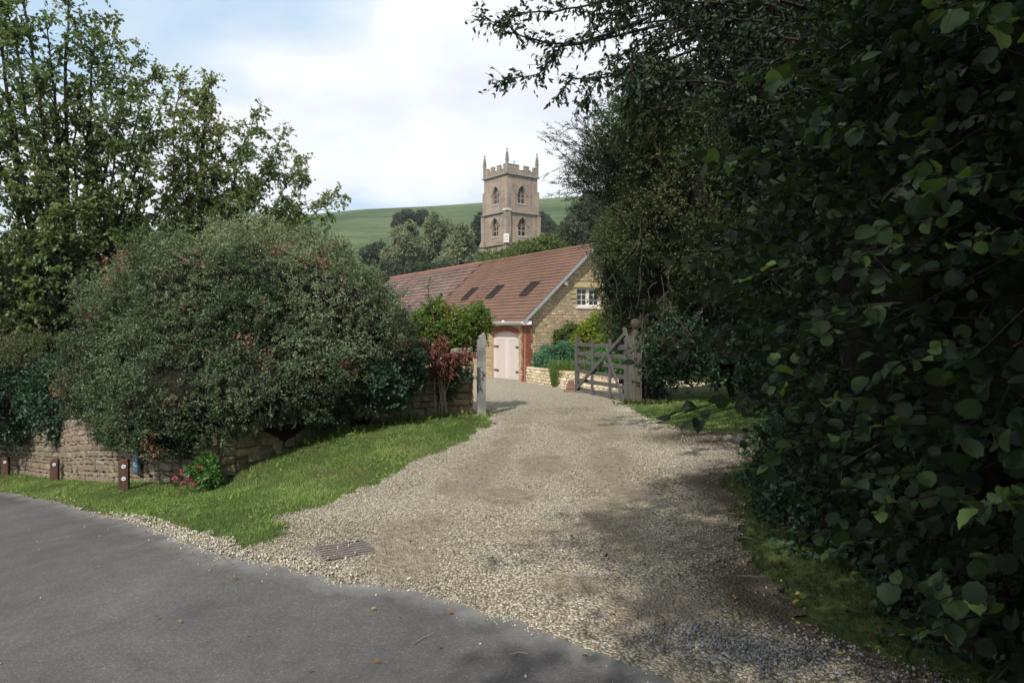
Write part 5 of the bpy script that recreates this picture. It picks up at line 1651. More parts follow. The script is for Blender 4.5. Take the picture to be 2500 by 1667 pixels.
# generic leafy mass
def mass(name, blobs, label, cat_, mat, n, k, leafr, loc=None, rough=.16, freq=1.2, shell=.3, gapt=-.8, gapf=2.0, core=.78, tpl='diamond', ratio=.6,
         sprig=(.15, .35), facing=.25, zmin=None, seed=0, up=.6, tbase=.45, tvar=.2, part='foliage', group=None, coremat=None, droop=0.0, root=None, trunk=None, flat=0):
    rng = np.random.default_rng(1000+seed)
    c0 = blobs[0]
    if root is None:
        root = thing(name, loc or (c0[0], c0[1], hz(c0[0], c0[1])), label, cat_, group)
    if core:
        under(link('shade_core', core_mesh('shade_core', blobs, coremat or M_shade_core, core, rough, freq, seed)), root)  # solid core behind the leaves, its dark colour stands in for shade
    P, Nn = blob_points(blobs, n, rng, rough, freq, shell, zmin, facing, seed)
    g = nz(P, gapf, seed+5); kk = g > gapt; P, Nn = P[kk], Nn[kk]
    D = unit(Nn*.6 + rng.normal(0, .55, P.shape) + np.array([0, 0, .1-droop]))
    Ls = rng.uniform(*sprig, len(P))
    C, A, NN = sprigs(P, D, Ls, k, rng, .7, .16, up)
    if droop: A = unit(A + np.array([0, 0, -droop]))
    tint = np.clip(np.repeat(tbase + tvar*nz(P, .8*freq, seed+9) + .1*nz(P, 3*freq, seed+8), k) + rng.normal(0, .13, len(C)), 0, 1)
    if zmin is not None:
        z_ = C[:, 2] > (zmin(C) if callable(zmin) else zmin); C, A, NN, tint = C[z_], A[z_], NN[z_], tint[z_]
    ln = rng.uniform(*leafr, len(C))
    V, F, T = leaves(C, A, NN, ln, ln*ratio, tpl, tint)
    o_ = under(link(part, foliage_mesh(part, V, F, T, mat)), root); o_['kind'] = 'stuff'
    if trunk:
        mb = MB(); mb.tube(trunk[0], trunk[1], 8); mb.build('trunk', M_bark_dark, root)
    return root
def B(px, py, Y, rx, ry, rz_):
    """ellipsoid centred where this pixel lies at distance Y; rx, rz in photograph pixels, ry in metres"""
    p = world(px, py, Y); s = Y/FPX
    return (p.x, p.y, p.z, rx*s, ry, rz_*s)
def K(*a): return [B(*x) for x in a]

# ------------------------------------------------------------------ left hand trees
rng = np.random.default_rng(5)
def lim(px, py, Y, r, dens, lean=.5):
    t = world(px, py, Y); return t, r, dens, lean
def make_tree(name, bxy, label, tips, leafmat, seed, **kw):
    rng = np.random.default_rng(seed)
    bz = hz(*bxy)
    root = thing(name, (bxy[0], bxy[1], bz), label, 'tree')
    base = np.array([bxy[0], bxy[1], bz])
    limbs = []
    for (px, py, Y, r, dens) in tips:
        t = np.array(world(px, py, Y)); mid = base*.45 + t*.55
        mid[2] = base[2] + (t[2]-base[2])*.72; mid[:2] = base[:2]*.6 + t[:2]*.4 + rng.normal(0, .25, 2)
        limbs.append((t, mid, r*.7, dens))
    n = limb_tree(root, base, limbs, rng, leafmat, M_bark_dark, **kw)
    return root, n
tips1 = [(20,40,15,.10,1.0),(110,60,15.5,.11,1),(90,180,15,.05,1),(160,-120,16,.09,.9),(-40,-60,15,.1,.9),(-120,150,14.5,.09,.9),(230,70,16.3,.10,1),(275,55,16.5,.05,.8),(-60,300,15,.07,1),
         (330,150,16.5,.09,1),(375,170,17,.06,.9),(400,250,16,.07,1),(300,260,15.5,.07,1),(200,230,16,.07,1),(60,330,15,.07,1),(150,380,16,.06,1),(260,360,16,.06,1),(370,340,16,.07,1),(40,480,15,.06,1),(150,500,15,.05,1),
         (260,480,15.5,.05,1),(340,440,16,.05,1),(-150,-200,15,.1,.6),(20,-150,16,.1,.6),(240,560,15.5,.04,.9),(80,590,15,.05,.9)]
make_tree('broadleaf_tree', (-9.6,15.6), 'tall open crowned tree at the far left with dark stems showing against the sky', tips1, ML_tree, 41,
          leaf=(.085,.058), per=10, sub=12, sublen=(.5,1.3), tw=(7,.30), droop=.35, start=.38)
tips2 = [(510,185,17.5,.07,1.2),(495,240,17.5,.05,1),(440,200,17.5,.05,1.0),(450,290,17,.06,1),(540,320,17.5,.05,1),(610,285,18,.06,1.1),(600,350,17.5,.05,1),(690,345,18,.05,1.0),(660,400,18,.05,1.1),(735,395,18,.045,1.0),
         (745,450,18,.04,1.0),(820,470,18,.04,1.0),(790,500,18,.04,.9),(700,500,18,.04,1.2),(620,450,17.5,.05,1.3),(560,420,17.5,.05,1.2),(500,400,17,.05,1.2),(430,400,17,.05,1.2),(480,480,17,.05,1.2),(560,500,17,.04,1.2),
         (640,530,17.5,.04,1.2),(710,560,17.5,.03,1.1),(760,570,18,.025,.7),(400,500,16.5,.04,1.2),(350,560,16,.04,1.1),(450,545,16.5,.04,1.1),(780,620,18,.02,.5)]
make_tree('broadleaf_tree', (-7.9,17.6), 'spreading tree behind the great bush, its crown falling away to the right', tips2, ML_tree, 42,
          leaf=(.082,.054), per=9, sub=13, sublen=(.35,1.0), tw=(7,.28), droop=.45, start=.45)
# shrubs filling under the trees
mass('tall_shrub', K((60,760,16,190,1.3,150),(200,700,17,130,1.2,110),(-90,800,15.5,150,1.3,190)), 'tangled dark shrub growing below the far left tree', 'shrub', ML_haw, 5200, 12, (.05,.09),
     rough=.22, gapt=-.5, gapf=1.5, core=.72, tpl='diamond', ratio=.62, seed=3, tbase=.42)
mass('hedge_shrub', K((60,960,15.0,170,.9,90),(180,965,13.6,90,.6,85),(-60,960,15.5,120,.9,140)), 'dark green ivy clad hedge leaning over the left end of the wall', 'hedge', ML_ivy, 4200, 12, (.045,.08),
     rough=.2, gapt=-.7, core=.8, ratio=.75, seed=4, tbase=.35)
mass('yellowish_shrub', K((110,860,14.4,95,.7,28)), 'lighter yellow green shoots above the ivy hedge at left', 'shrub', ML_haw, 700, 12, (.04,.07), rough=.25, core=0, ratio=.5, seed=6, tbase=.8, gapt=-.2)
mass('background_shrub', K((380,610,18.5,160,1.5,60),(560,590,19,170,1.5,45),(150,680,19,150,1.3,70),(700,600,19.5,90,1,38)), 'leafy undergrowth behind the crest of the great bush', 'shrub', ML_tree, 4200, 11, (.06,.10),
     rough=.25, gapt=-.35, core=.7, ratio=.65, seed=8, tbase=.30)
# ------------------------------------------------------------------ shrubs about the left gatepost
def zf(x, y, d=0.0): return hz(x, y)+d
mass('photinia_shrub', K((1095,800,13.9,48,.4,36),(1155,785,13.9,32,.35,28),(1172,765,13.9,12,.2,18),(1062,765,13.9,18,.25,20),(1040,815,13.9,28,.4,40),(1110,840,13.8,44,.4,26),(1155,815,13.8,24,.3,22)),
     'fresh green leafy shrub leaning against the left gatepost above the wall', 'shrub', ML_lime, 1500, 14, (.045,.08), rough=.42, freq=3.0, gapt=-.35, gapf=4, core=.60, ratio=.45, seed=12, tbase=.40, tvar=.3, sprig=(.08,.22))
mass('golden_shrub', K((1030,800,14.5,26,.3,32)), 'yellow green shrub glimpsed between the bush and the photinia', 'shrub', ML_yel, 350, 14, (.03,.055), rough=.3, freq=2.5, core=.7, ratio=.6, seed=13, sprig=(.06,.16))
# wispy shoot with buds rising above
root = thing('wispy_sapling', tuple(world(1065, 800, 13.6)), 'thin wispy sapling rising in front of the old barn roof', 'sapling')
rgn = np.random.default_rng(3)
mb = MB(); tp = [np.array(world(p[0], p[1], 13.6)) for p in ((1075,850),(1062,790),(1050,740),(1045,700),(1050,683))]
mb.tube([tuple(p) for p in tp], [.012,.01,.007,.005,.003], 5); O, D, Ll = [], [], []
for i in range(16):
    f = rgn.uniform(.35, 1)*3.9; j = int(f); p = tp[j] + (tp[min(j+1, 4)]-tp[j])*(f-j); d = unit(rgn.normal(0, .6, 3)+np.array([0, 0, .5])); O.append(p); D.append(d); Ll.append(rgn.uniform(.08, .2))
    mb.tube([tuple(p), tuple(p+d*Ll[-1])], [.004, .002], 3, cap=False)
mb.build('stem', M_bark, root)
C_, A_, NN_ = sprigs(np.array(O), np.array(D), np.array(Ll), 9, rgn, .6, .1)
ln = rgn.uniform(.025, .05, len(C_)); V, F, T = leaves(C_, A_, NN_, ln, ln*.5, 'diamond', rgn.uniform(.2, .8, len(C_)))
o_ = under(link('foliage', foliage_mesh('foliage', V, F, T, ML_farmid)), root); o_['kind'] = 'stuff'
# red-brown withered shrub with pale stems in front of the wall
RS = thing('withered_shrub', tuple(world(1080, 1022, 12.75)), 'withered shrub of drooping red brown leaves on pale bare stems before the wall', 'shrub')
mass(None, K((1050,860,12.75,30,.22,16),(1090,875,12.75,30,.22,16),(1020,832,12.75,18,.15,20),(1078,900,12.75,24,.16,14),(1075,832,12.75,9,.1,16),(1135,860,12.75,20,.12,9)), None, None, ML_red, 330, 11, (.06,.11),
     root=RS, rough=.5, freq=4, core=0, ratio=.22, seed=15, droop=.9, sprig=(.05,.16), gapt=-.9, part='foliage', facing=None, shell=.9)
mb = MB(); rr = random.Random(8)
for i in range(9):
    bx = 1068+i*3.4; tx = bx+rr.uniform(-30, 32)
    a = world(bx+rr.uniform(-3, 3), 1030, 12.72); m_ = world((bx*.6+tx*.4), 960, 12.7); b_ = world(tx, rr.uniform(870, 920), 12.75)
    mb.tube([a, m_, b_], [.013, .010, .005], 5)
mb.tube([world(1062, 1010, 12.68), world(1061, 930, 12.66), world(1064, 880, 12.7)], [.012, .012, .006], 5)
mb.build('stems', M_twig_pale, RS)['kind'] = 'stuff'
mass('wall_climber', K((1090,940,12.9,26,.10,26),(1105,915,12.95,40,.10,20)), 'small dark green climber on the mossy wall behind the pale stems', 'climbing plant', ML_ivy, 260, 12, (.03,.055), rough=.3, freq=3, core=0, ratio=.6, seed=16, sprig=(.05,.14), shell=.8, facing=None)
mass('ivy_patch', K((985,905,11.9,38,.25,42),(1000,875,12.2,28,.25,20),(955,965,11.3,30,.2,34),(930,930,11.2,32,.25,34)), 'glossy round leaved ivy covering the wall at the right edge of the bush', 'ivy', ML_ivy, 1000, 9, (.045,.075), rough=.2, freq=2, core=.75, tpl='oval', ratio=.85, seed=17, sprig=(.06,.18), tbase=.5)
# weeds at the wall foot
def ground_plants(name, label, cat_, pts, mat, leafr, tplr, seed, nlf=26, spread=.12, up=.9):
    rg = np.random.default_rng(seed); root = thing(name, (pts[0][0], pts[0][1], hz(*pts[0])), label, cat_); O, A, Ls = [], [], []
    for (x, y) in pts:
        z = float(gz(x, y)[0])
        for j in range(nlf):
            O.append((x+rg.normal(0, spread), y+rg.normal(0, spread), z-.01)); d = rg.normal(0, .7, 3); d[2] = abs(d[2])*up+.15; A.append(d)
    O = np.array(O); A = unit(np.array(A)); ln = rg.uniform(*leafr, len(O))
    V, F, T = leaves(O, A, np.array([0, 0, 1.])+rg.normal(0, .4, O.shape), ln, ln*tplr, 'oval', rg.uniform(.1, .8, len(O)))
    o_ = under(link('foliage', foliage_mesh('foliage', V, F, T, mat)), root); o_['kind'] = 'stuff'; return root
_wf = [(-3.1+.16*i*1.05, 10.75+.20*i*.98) for i in range(0, 12)]
ground_plants('wall_foot_weeds', 'fringe of broad leaved weeds along the foot of the mossy wall', 'weeds', [(x+.12+random.Random(i).uniform(-.05, .12), y-.22) for i, (x, y) in enumerate(_wf)], ML_lime, (.08,.17), .34, 5, 30, .14)
ground_plants('post_foot_weeds', 'tuft of low weeds at the foot of the pale gatepost', 'weeds', [(-.62,13.0),(-.45,12.95),(-.85,12.95)], ML_grass, (.06,.13), .3, 6, 30, .10)
ground_plants('gate_foot_weeds', 'ivy and weeds around the base of the right gatepost', 'weeds', [(2.6,14.7),(2.8,14.6),(3.0,14.5),(2.75,14.85),(3.1,14.3),(3.2,14.9),(2.5,14.75)], ML_grass_sh, (.07,.14), .5, 7, 34, .16)
# valerian: green leafy plant and pink flower heads
VP = thing('flowering_plant', (-4.05, 9.45, -.5), 'bright green plant with clusters of pink red flowers at the wall corner', 'flowering plant')
mass(None, K((500,1135,9.45,26,.16,26),(515,1160,9.4,20,.14,22),(480,1155,9.4,18,.12,16)), None, None, leaf_mat('valerian_leaf', [(.05,.12,.03),(.08,.18,.045),(.12,.22,.06)], .3, .4, .4), 190, 11, (.05,.095), root=VP, rough=.3, freq=4, core=0, ratio=.3, seed=18, sprig=(.04,.12), shell=.9, facing=None)
M_flower = plain('pink_red_flower', (0.42,0.085,0.11), .6, .3, .35, 60)
rg = random.Random(12); mb = MB()
for (px, py, s) in ((427,1166,1.0),(442,1148,.8),(445,1178,.9),(463,1163,1.2),(475,1178,1.3),(487,1139,.8),(470,1180,1.0),(482,1155,.5),(500,1172,.4),(459,1169,.8)):
    c = world(px, py, 9.3); fb = MB()
    for i in range(int(16*s)):
        q = c + Vector((rg.gauss(0, .016), rg.gauss(0, .016), rg.gauss(0, .013)))*s*1.3
        for k in range(2):
            a = Vector((rg.gauss(0, 1), rg.gauss(0, 1), rg.gauss(0, 1))).normalized()*.011; b_ = a.orthogonal().normalized()*.009
            fb.poly([q-a, q-b_, q+a, q+b_])
    fb.build('flower_head', M_flower, VP)
    mb.tube([c, c+Vector((rg.uniform(.0, .06), .04, -.06)), Vector((c.x+.06, c.y+.08, hz(c.x+.06, c.y+.08)-.02))], [.003, .003, .003], 4)
mb.build('flower_stalks', ML_grass, VP)['kind'] = 'stuff'

# ------------------------------------------------------------------ bed behind the garden wall
mass('hydrangea_bush', K((1345,878,31.2,34,.7,32),(1375,868,31.0,30,.7,32),(1318,890,31.2,18,.5,20)), 'blue green rounded shrub behind the garden wall beside the brick corner', 'shrub', ML_blue, 1500, 10, (.06,.10), rough=.2, freq=1.5, core=.75, ratio=.7, seed=22, sprig=(.08,.2), tbase=.5)
mass('hydrangea_bush', K((1500,880,29.5,42,.7,40),(1530,885,29.0,30,.6,38),(1465,880,30,26,.6,30)), 'bright green leafy shrub seen through the bars of the gate', 'shrub', leaf_mat('fresh_shrub_leaf', [(.03,.10,.03),(.06,.17,.05),(.11,.25,.08),(.2,.33,.16)], .25, .45, .4), 2000, 10, (.06,.11), rough=.2, freq=1.5, core=.75, ratio=.7, seed=23, sprig=(.08,.2))
mass('golden_shrub', K((1440,815,31.6,22,.5,40),(1475,835,31.2,32,.5,22),(1410,838,31.4,16,.4,30),(1460,790,31.8,12,.4,22)), 'tall yellow green shrub against the gable wall under the window', 'shrub', ML_yel, 1300, 10, (.06,.10), rough=.35, freq=1.6, core=.6, ratio=.6, seed=24, sprig=(.1,.25), tvar=.35, tbase=.4, gapt=-.5)
mass('green_shrub', K((1365,828,31.9,20,.4,24),(1398,820,31.8,14,.3,32)), 'smaller olive green shrub left of the golden one by the gable', 'shrub', ML_farmid, 700, 10, (.06,.10), rough=.35, freq=1.6, core=.6, ratio=.6, seed=25, sprig=(.1,.22), gapt=-.5)
rgn = np.random.default_rng(9)
TG = thing('tall_grass_clump', tuple(world(1375, 915, 30.2)), 'upright fine leaved grass clump in front of the blue green shrub', 'ornamental grass')
n = 900; px = rgn.uniform(1345, 1432, n); Yb = 29.75+rgn.uniform(-.1, .25, n)
O = np.stack([(px-1250)/FPX*Yb, Yb, np.full(n, -.75)], -1); A = unit(rgn.normal(0, .09, (n, 3))+np.array([0, 0, 1])); Ll = rgn.uniform(.7, 1.25, n)
V, F, T = leaves(O, A, rgn.normal(0, 1, (n, 3)), Ll, rgn.uniform(.02, .035, n), 'blade2', rgn.uniform(.1, .6, n))
o_ = under(link('foliage', foliage_mesh('foliage', V, F, T, ML_lime)), TG); o_['kind'] = 'stuff'

# ------------------------------------------------------------------ beyond the barn
def far(name, bl, label, mat, n, cs, seed, cat_='tree', **kw):
    kw = {**dict(rough=.32, freq=.45, shell=.3, gapt=-.9, gapf=.6, core=.78, tpl='diamond', ratio=.7, sprig=(.3,.8), facing=.2, tbase=.5, tvar=.22), **kw}
    return mass(name, bl, label, cat_, mat, n, 8, cs, seed=seed, **kw)
far('hedge_tree', K((1235,640,75,58,2,20),(1290,628,76,55,2,22),(1345,612,77,50,2,24),(1200,655,74,36,2,16)), 'bright green hedge between the barn ridge and the foot of the church tower', ML_farmid, 3600, (.16,.30), 51, 'hedge')
far('dark_hedge_tree', K((1400,588,80,45,3,40),(1445,555,82,50,3,60),(1350,605,84,36,2,22),(1480,560,80,50,3,80)), 'dark hedgerow trees to the right of the church tower', ML_fardark, 3400, (.2,.35), 52, 'hedge')
far('willow_tree', K((965,640,96,24,3,30),(990,610,95,24,3,42),(1003,578,96,13,2.5,32),(950,660,96,16,2,16)), 'grey green tree behind the old barn roof, left of the two willows', ML_fargrey, 3000, (.20,.38), 53)
far('willow_tree', K((1050,610,104,28,3,44),(1062,565,103,20,3,36),(1085,590,105,24,3,40),(1035,640,104,22,2,26)), 'tallest grey green tree rising between the other two', ML_fargrey, 3400, (.20,.38), 54)
far('willow_tree', K((1120,625,94,30,3,40),(1130,588,93,18,3,34),(1155,645,92,20,2.5,24),(1092,650,92,24,2,20)), 'grey green tree nearest the church tower', ML_fargrey, 3000, (.20,.38), 55)
far('dark_shrub', K((948,660,88,24,2,22),(975,672,87,30,2,18),(1170,655,86,24,1.5,18),(1040,665,86,60,2,16)), 'low dark growth along the back of the old barn ridge', ML_fardark, 1500, (.18,.32), 56, 'hedge')
far('dark_tree', K((1172,560,125,20,3,36),(1165,590,125,24,3,30)), 'dark tree tucked against the left side of the church tower', ML_fardark, 1400, (.25,.45), 57)
far('round_tree', K((922,618,150,24,3,20),(900,630,149,12,3,12),(942,625,150,12,3,12)), 'lone rounded dark tree standing on the open slope', ML_fardark, 1500, (.3,.5), 58, core=.9)
far('hill_tree', K((985,538,230,16,4,18),(973,550,230,12,4,14),(995,528,230,12,4,10)), 'dark tree left of a pair on the slope under the skyline', ML_fardark, 900, (.45,.8), 59)
far('hill_tree', K((1030,528,235,12,4,10),(1018,540,235,10,4,8),(1042,536,236,6,3,8)), 'smaller flat topped tree right of the pair on the slope', ML_fardark, 700, (.4,.7), 60)
far('hill_tree', K((1322,545,190,16,4,18),(1340,560,188,14,4,14)), 'dark bush on the slope just right of the church tower', ML_fardark, 800, (.4,.7), 61, 'bush')
# ------------------------------------------------------------------ right hand masses
# R1 ivy-hung tree behind the right gatepost
mass('overgrown_tree', K((1545,660,16.6,72,1.4,200),(1640,560,15.5,150,1.5,230),(1565,450,16.5,88,1.4,120),(1620,330,15.5,130,1.5,130),(1740,480,14.5,170,1.6,300),(1720,740,15.3,170,1.2,140),(1535,790,17.2,52,1.0,56),(1850,650,14.5,150,1.5,260),(1900,420,14,200,1.6,330)),
     'dense dark overgrown tree hanging over the right gatepost and gate', 'tree', ML_haw, 15000, 12, (.035,.065), rough=.24, freq=1.0, shell=.25, gapt=-.75, gapf=1.6, core=.80, ratio=.55, seed=71, tbase=.42, tvar=.28, sprig=(.12,.35), droop=.15,
     trunk=([(3.1,15.6,-.1),(3.2,15.8,1.5),(3.3,16,3)],[.25,.2,.15]))
# wispy feathery spray reaching left against the hill
WT = thing('feathery_shrub', (2.6, 16.6, .1), 'feathery dark shrub spraying thin twigs leftwards in front of the hill', 'shrub')
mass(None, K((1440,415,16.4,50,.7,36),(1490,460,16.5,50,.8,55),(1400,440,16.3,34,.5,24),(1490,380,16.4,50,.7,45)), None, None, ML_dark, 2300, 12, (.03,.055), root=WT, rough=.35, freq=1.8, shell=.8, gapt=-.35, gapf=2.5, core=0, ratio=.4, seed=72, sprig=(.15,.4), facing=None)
rgn = np.random.default_rng(14); mb = MB(); O, D, Ll = [], [], []
for i in range(46):
    s_ = np.array(world(rgn.uniform(1430, 1530), rgn.uniform(340, 500), 16.4)); t_ = np.array(world(rgn.uniform(1300, 1430), rgn.uniform(290, 500), 16.2))
    if i % 4 == 0: t_ = np.array(world(rgn.uniform(1395, 1440), rgn.uniform(275, 330), 16.2))
    m_ = (s_+t_)/2+np.array([0, 0, rgn.uniform(0, .25)]); q = bez(s_, m_, t_, 8); mb.tube([tuple(x) for x in q], list(np.linspace(.010, .003, 8)), 4, cap=False)
    for j in range(2, 7):
        for h in range(2):
            O.append(q[j]); D.append(unit((q[j+1]-q[j])*4+rgn.normal(0, .35, 3)+np.array([0, 0, -.15]))); Ll.append(rgn.uniform(.12, .32))
mb.build('branches', M_bark_dark, WT)['kind'] = 'stuff'
O = np.array(O); D = np.array(D); Ll = np.array(Ll); V, F, T = leaves(O, D, np.roll(D, 1, 1)+.1, Ll, np.full(len(O), .007), 'card')
o_ = under(link('twigs', npmesh('twigs', V, F, M_bark_dark)), WT); o_['kind'] = 'stuff'
C_, A_, NN_ = sprigs(O, D, Ll, 9, rgn, .45, .06, .3); ln = rgn.uniform(.03, .055, len(C_)); V, F, T = leaves(C_, A_, NN_, ln, ln*.36, 'diamond', rgn.uniform(.2, .9, len(C_)))
o_ = under(link('foliage', foliage_mesh('foliage', V, F, T, ML_dark)), WT); o_['kind'] = 'stuff'
# R1b small-leaved branches against the sky
root, n = make_tree('hawthorn_tree', (4.4,14.2), 'small leaved tree whose branch tips show against the sky right of the church', [(1460,260,14,.05,1.1),(1475,300,14,.04,1.1),(1500,240,14,.05,1.2),(1530,200,14,.05,1.2),(1540,290,14,.05,1.4),(1560,240,13.6,.05,1.4),(1590,300,13.6,.05,1.4),(1500,340,14,.04,1.2),(1640,220,13.4,.05,1.4),(1600,170,13.6,.05,1.3),(1700,260,13,.05,1.4),(1560,350,13.8,.04,1.4)], ML_haw, 73,
   leaf=(.062,.036), per=8, sub=9, sublen=(.35,.9), tw=(7,.24), droop=.2, start=.55)
# dead hanging twigs below the dark tree
DT = thing('dead_creeper', (3.0, 14.9, .2), 'tangle of dry brown creeper stems hanging beside the right gatepost', 'creeper')
mb = MB()
for i in range(130):
    px = rgn.uniform(1480, 1840); py = rgn.uniform(520, 820) if px > 1560 else rgn.uniform(520, 700); Yd = rgn.uniform(13.6, 14.6) if px > 1560 else 15.4
    a = np.array(world(px, py, Yd)); l = rgn.uniform(.3, 1.0); d = np.array([rgn.normal(0, .35), rgn.normal(0, .15), -1.])
    q = bez(a, a+d*l*.5+rgn.normal(0, .14, 3), a+d*l+rgn.normal(0, .16, 3), 6); mb.tube([tuple(x) for x in q], list(np.linspace(.006, .003, 6)), 3, cap=False)
mb.build('stems', M_bark, DT)['kind'] = 'stuff'
# R2 ivy and bramble low bank under the tree
mass('ivy_bank', K((1660,870,14.6,62,.5,54),(1720,850,14.2,130,.6,70),(1870,860,13.5,150,.8,90),(2050,880,12,200,.8,120)), 'dark ivy and bramble bank behind the shaded grass', 'undergrowth', ML_ivy, 2900, 10, (.04,.075), rough=.25, freq=1.6, core=.8, ratio=.75, seed=75, tbase=.2, zmin=-.1)
mb = MB()
mb.tube([(2.86,15.3,-.1),(2.84,15.3,.5),(2.87,15.3,1.0),(2.9,15.4,1.5)], [.12,.10,.08,.05], 8)
IT = thing('ivy_clad_tree', (2.86,15.3,0), 'old ivy covered trunk standing right behind the right gatepost', 'tree trunk'); mb.build('trunk', M_bark_dark, IT)
mass(None, [(3.10,15.4,1.0,.15,.15,.75),(3.12,15.35,.35,.2,.2,.4)], None, None, ML_ivy, 240, 9, (.04,.07), root=IT, rough=.3, freq=3, core=0, ratio=.8, seed=76, facing=None, shell=.6, tbase=.3)

# R3 overhanging tree top right: dark oval leaves against the sky
rng_o = np.random.default_rng(80)
OT = thing('overhanging_tree', (5.2, 7.4, hz(5.2, 7.4)), 'dark tree at upper right whose leafy branches overhang into the sky', 'tree')
def br(pts, Y, r): return [np.array(world(p[0], p[1], Y if not isinstance(Y, (list, tuple)) else Y[i])) for i, p in enumerate(pts)], r
BRS = [br([(1640,20),(1480,85),(1400,108),(1330,108),(1270,85),(1225,58),(1172,36)],7.6,.018), br([(1620,60),(1500,90),(1350,118),(1345,145),(1310,185),(1255,190),(1215,200)],7.6,.016),
       br([(1700,120),(1560,170),(1470,190),(1400,190),(1363,228)],7.6,.016), br([(1600,-40),(1450,10),(1350,30),(1270,30),(1230,60)],7.8,.016), br([(1650,-60),(1480,-20),(1370,0),(1290,-20)],8,.02), br([(1700,60),(1560,110),(1490,150),(1440,230),(1420,250)],7.4,.014),
       br([(1680,150),(1600,200),(1560,245),(1530,265)],7.2,.014)]
for i in range(125):
    x0 = rng_o.uniform(1540, 2200); y0 = rng_o.uniform(-200, 260); dx = rng_o.uniform(-230, -90); dy = rng_o.uniform(-60, 110); Yb = rng_o.uniform(5.5, 9)
    x1 = max(x0+dx, 1455+max(0, y0+dy-60)*.5)
    BRS.append(br([(x0, y0), ((x0+x1)/2, y0+dy*.35), (x1, y0+dy)], Yb, .014))
mb = MB(); O, D, Ll = [], [], []
crown_c = np.array([4.6, 7.6, 4.2])
for pts, r in BRS:
    P = np.array(pts); m = len(P)
    fine = np.array([P[0]]); 
    tt = np.linspace(0, m-1, (m-1)*5+1)
    Q = np.stack([np.interp(tt, np.arange(m), P[:, a]) for a in range(3)], -1); Q += nz(Q, 6, 3)[:, None]*.02
    mb.tube([tuple(x) for x in Q], list(np.linspace(r, .004, len(Q))), 5, cap=False)
    for j in range(2, len(Q)):
        for h in range(3):
            dd_ = unit(unit(Q[j]-Q[j-1])*.6+rng_o.normal(0, .6, 3)+np.array([0, 0, -.1])); O.append(Q[j]); D.append(dd_); Ll.append(rng_o.uniform(.06, .26))
# main limbs
for tgt in ((1640,20,7.6),(1700,120,7.6),(1650,-60,8),(1900,0,7),(2100,-100,6.8),(2000,200,6.6),(1800,60,8.4)):
    t_ = np.array(world(*tgt)); b_ = np.array([5.2, 7.4, hz(5.2, 7.4)]); q = bez(b_, np.array([5.0, 7.4, 4.6]), t_, 12); mb.tube([tuple(x) for x in q], list(np.linspace(.14, .018, 12)), 7)
mb.build('trunk', M_bark_dark, OT)
O = np.array(O); D = np.array(D); Ll = np.array(Ll)
V, F, T = leaves(O, D, np.roll(D, 1, 1)+.1, Ll, np.full(len(O), .005), 'card'); o_ = under(link('twigs', npmesh('twigs', V, F, M_bark_dark)), OT); o_['kind'] = 'stuff'
C_, A_, NN_ = sprigs(O, D, Ll, 5, rng_o, .7, .08, .3); A_ = unit(A_+np.array([0, 0, -.55])); ln = rng_o.uniform(.045, .075, len(C_))
order = np.argsort(np.linalg.norm(C_-np.array([0, 0, EYE]), axis=1)/ln + np.where((C_[:, 0]/C_[:, 1] < .28) & (C_[:, 2] < 5.0), -80, 0)); sel = np.zeros(len(C_), bool); sel[order[:290]] = True
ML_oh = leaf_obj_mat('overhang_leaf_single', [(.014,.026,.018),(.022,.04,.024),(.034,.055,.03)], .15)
hero_leaves(OT, C_[sel], A_[sel], NN_[sel], ln[sel], .46, 'oval', ML_oh)
V, F, T = leaves(C_[~sel], A_[~sel], NN_[~sel], ln[~sel], ln[~sel]*.46, 'oval', np.clip(rng_o.normal(.4, .25, (~sel).sum()), 0, 1))
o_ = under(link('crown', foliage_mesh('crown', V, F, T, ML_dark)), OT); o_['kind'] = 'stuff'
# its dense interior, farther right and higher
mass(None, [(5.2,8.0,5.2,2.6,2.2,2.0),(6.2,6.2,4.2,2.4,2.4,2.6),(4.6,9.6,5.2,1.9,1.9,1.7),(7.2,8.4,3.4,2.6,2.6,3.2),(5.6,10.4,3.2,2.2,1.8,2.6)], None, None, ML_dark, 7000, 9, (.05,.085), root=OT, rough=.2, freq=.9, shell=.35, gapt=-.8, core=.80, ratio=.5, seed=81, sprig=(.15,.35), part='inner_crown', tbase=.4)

# R4 the near hazel
HZ = thing('hazel_bush', (2.6, 3.4, hz(2.6, 3.4)), 'big hazel with broad round leaves filling the right side close to the camera', 'hazel')
rng_h = np.random.default_rng(90)
HB = [(3.5,4.4,1.9,1.75,2.3,2.3),(3.05,2.6,1.4,1.35,1.9,1.8),(3.8,3.0,3.4,2.0,2.6,1.9),(4.2,6.4,1.7,1.5,1.5,2.1),(3.3,1.2,1.8,1.4,1.6,2.2)]
under(link('shade_core', core_mesh('shade_core', HB, M_shade_core, .70, .12, 1.0, 91)), HZ)  # solid dark core gives the hazel its painted inner shade
P_, N_ = blob_points(HB, 4400, rng_h, .12, 1.0, .22, lambda p: height(p[:, 0], p[:, 1])+.05, .15, 91)
D_ = unit(N_*.8 + rng_h.normal(0, .45, P_.shape) + np.array([0, 0, -.05])); Ls = rng_h.uniform(.18, .5, len(P_))
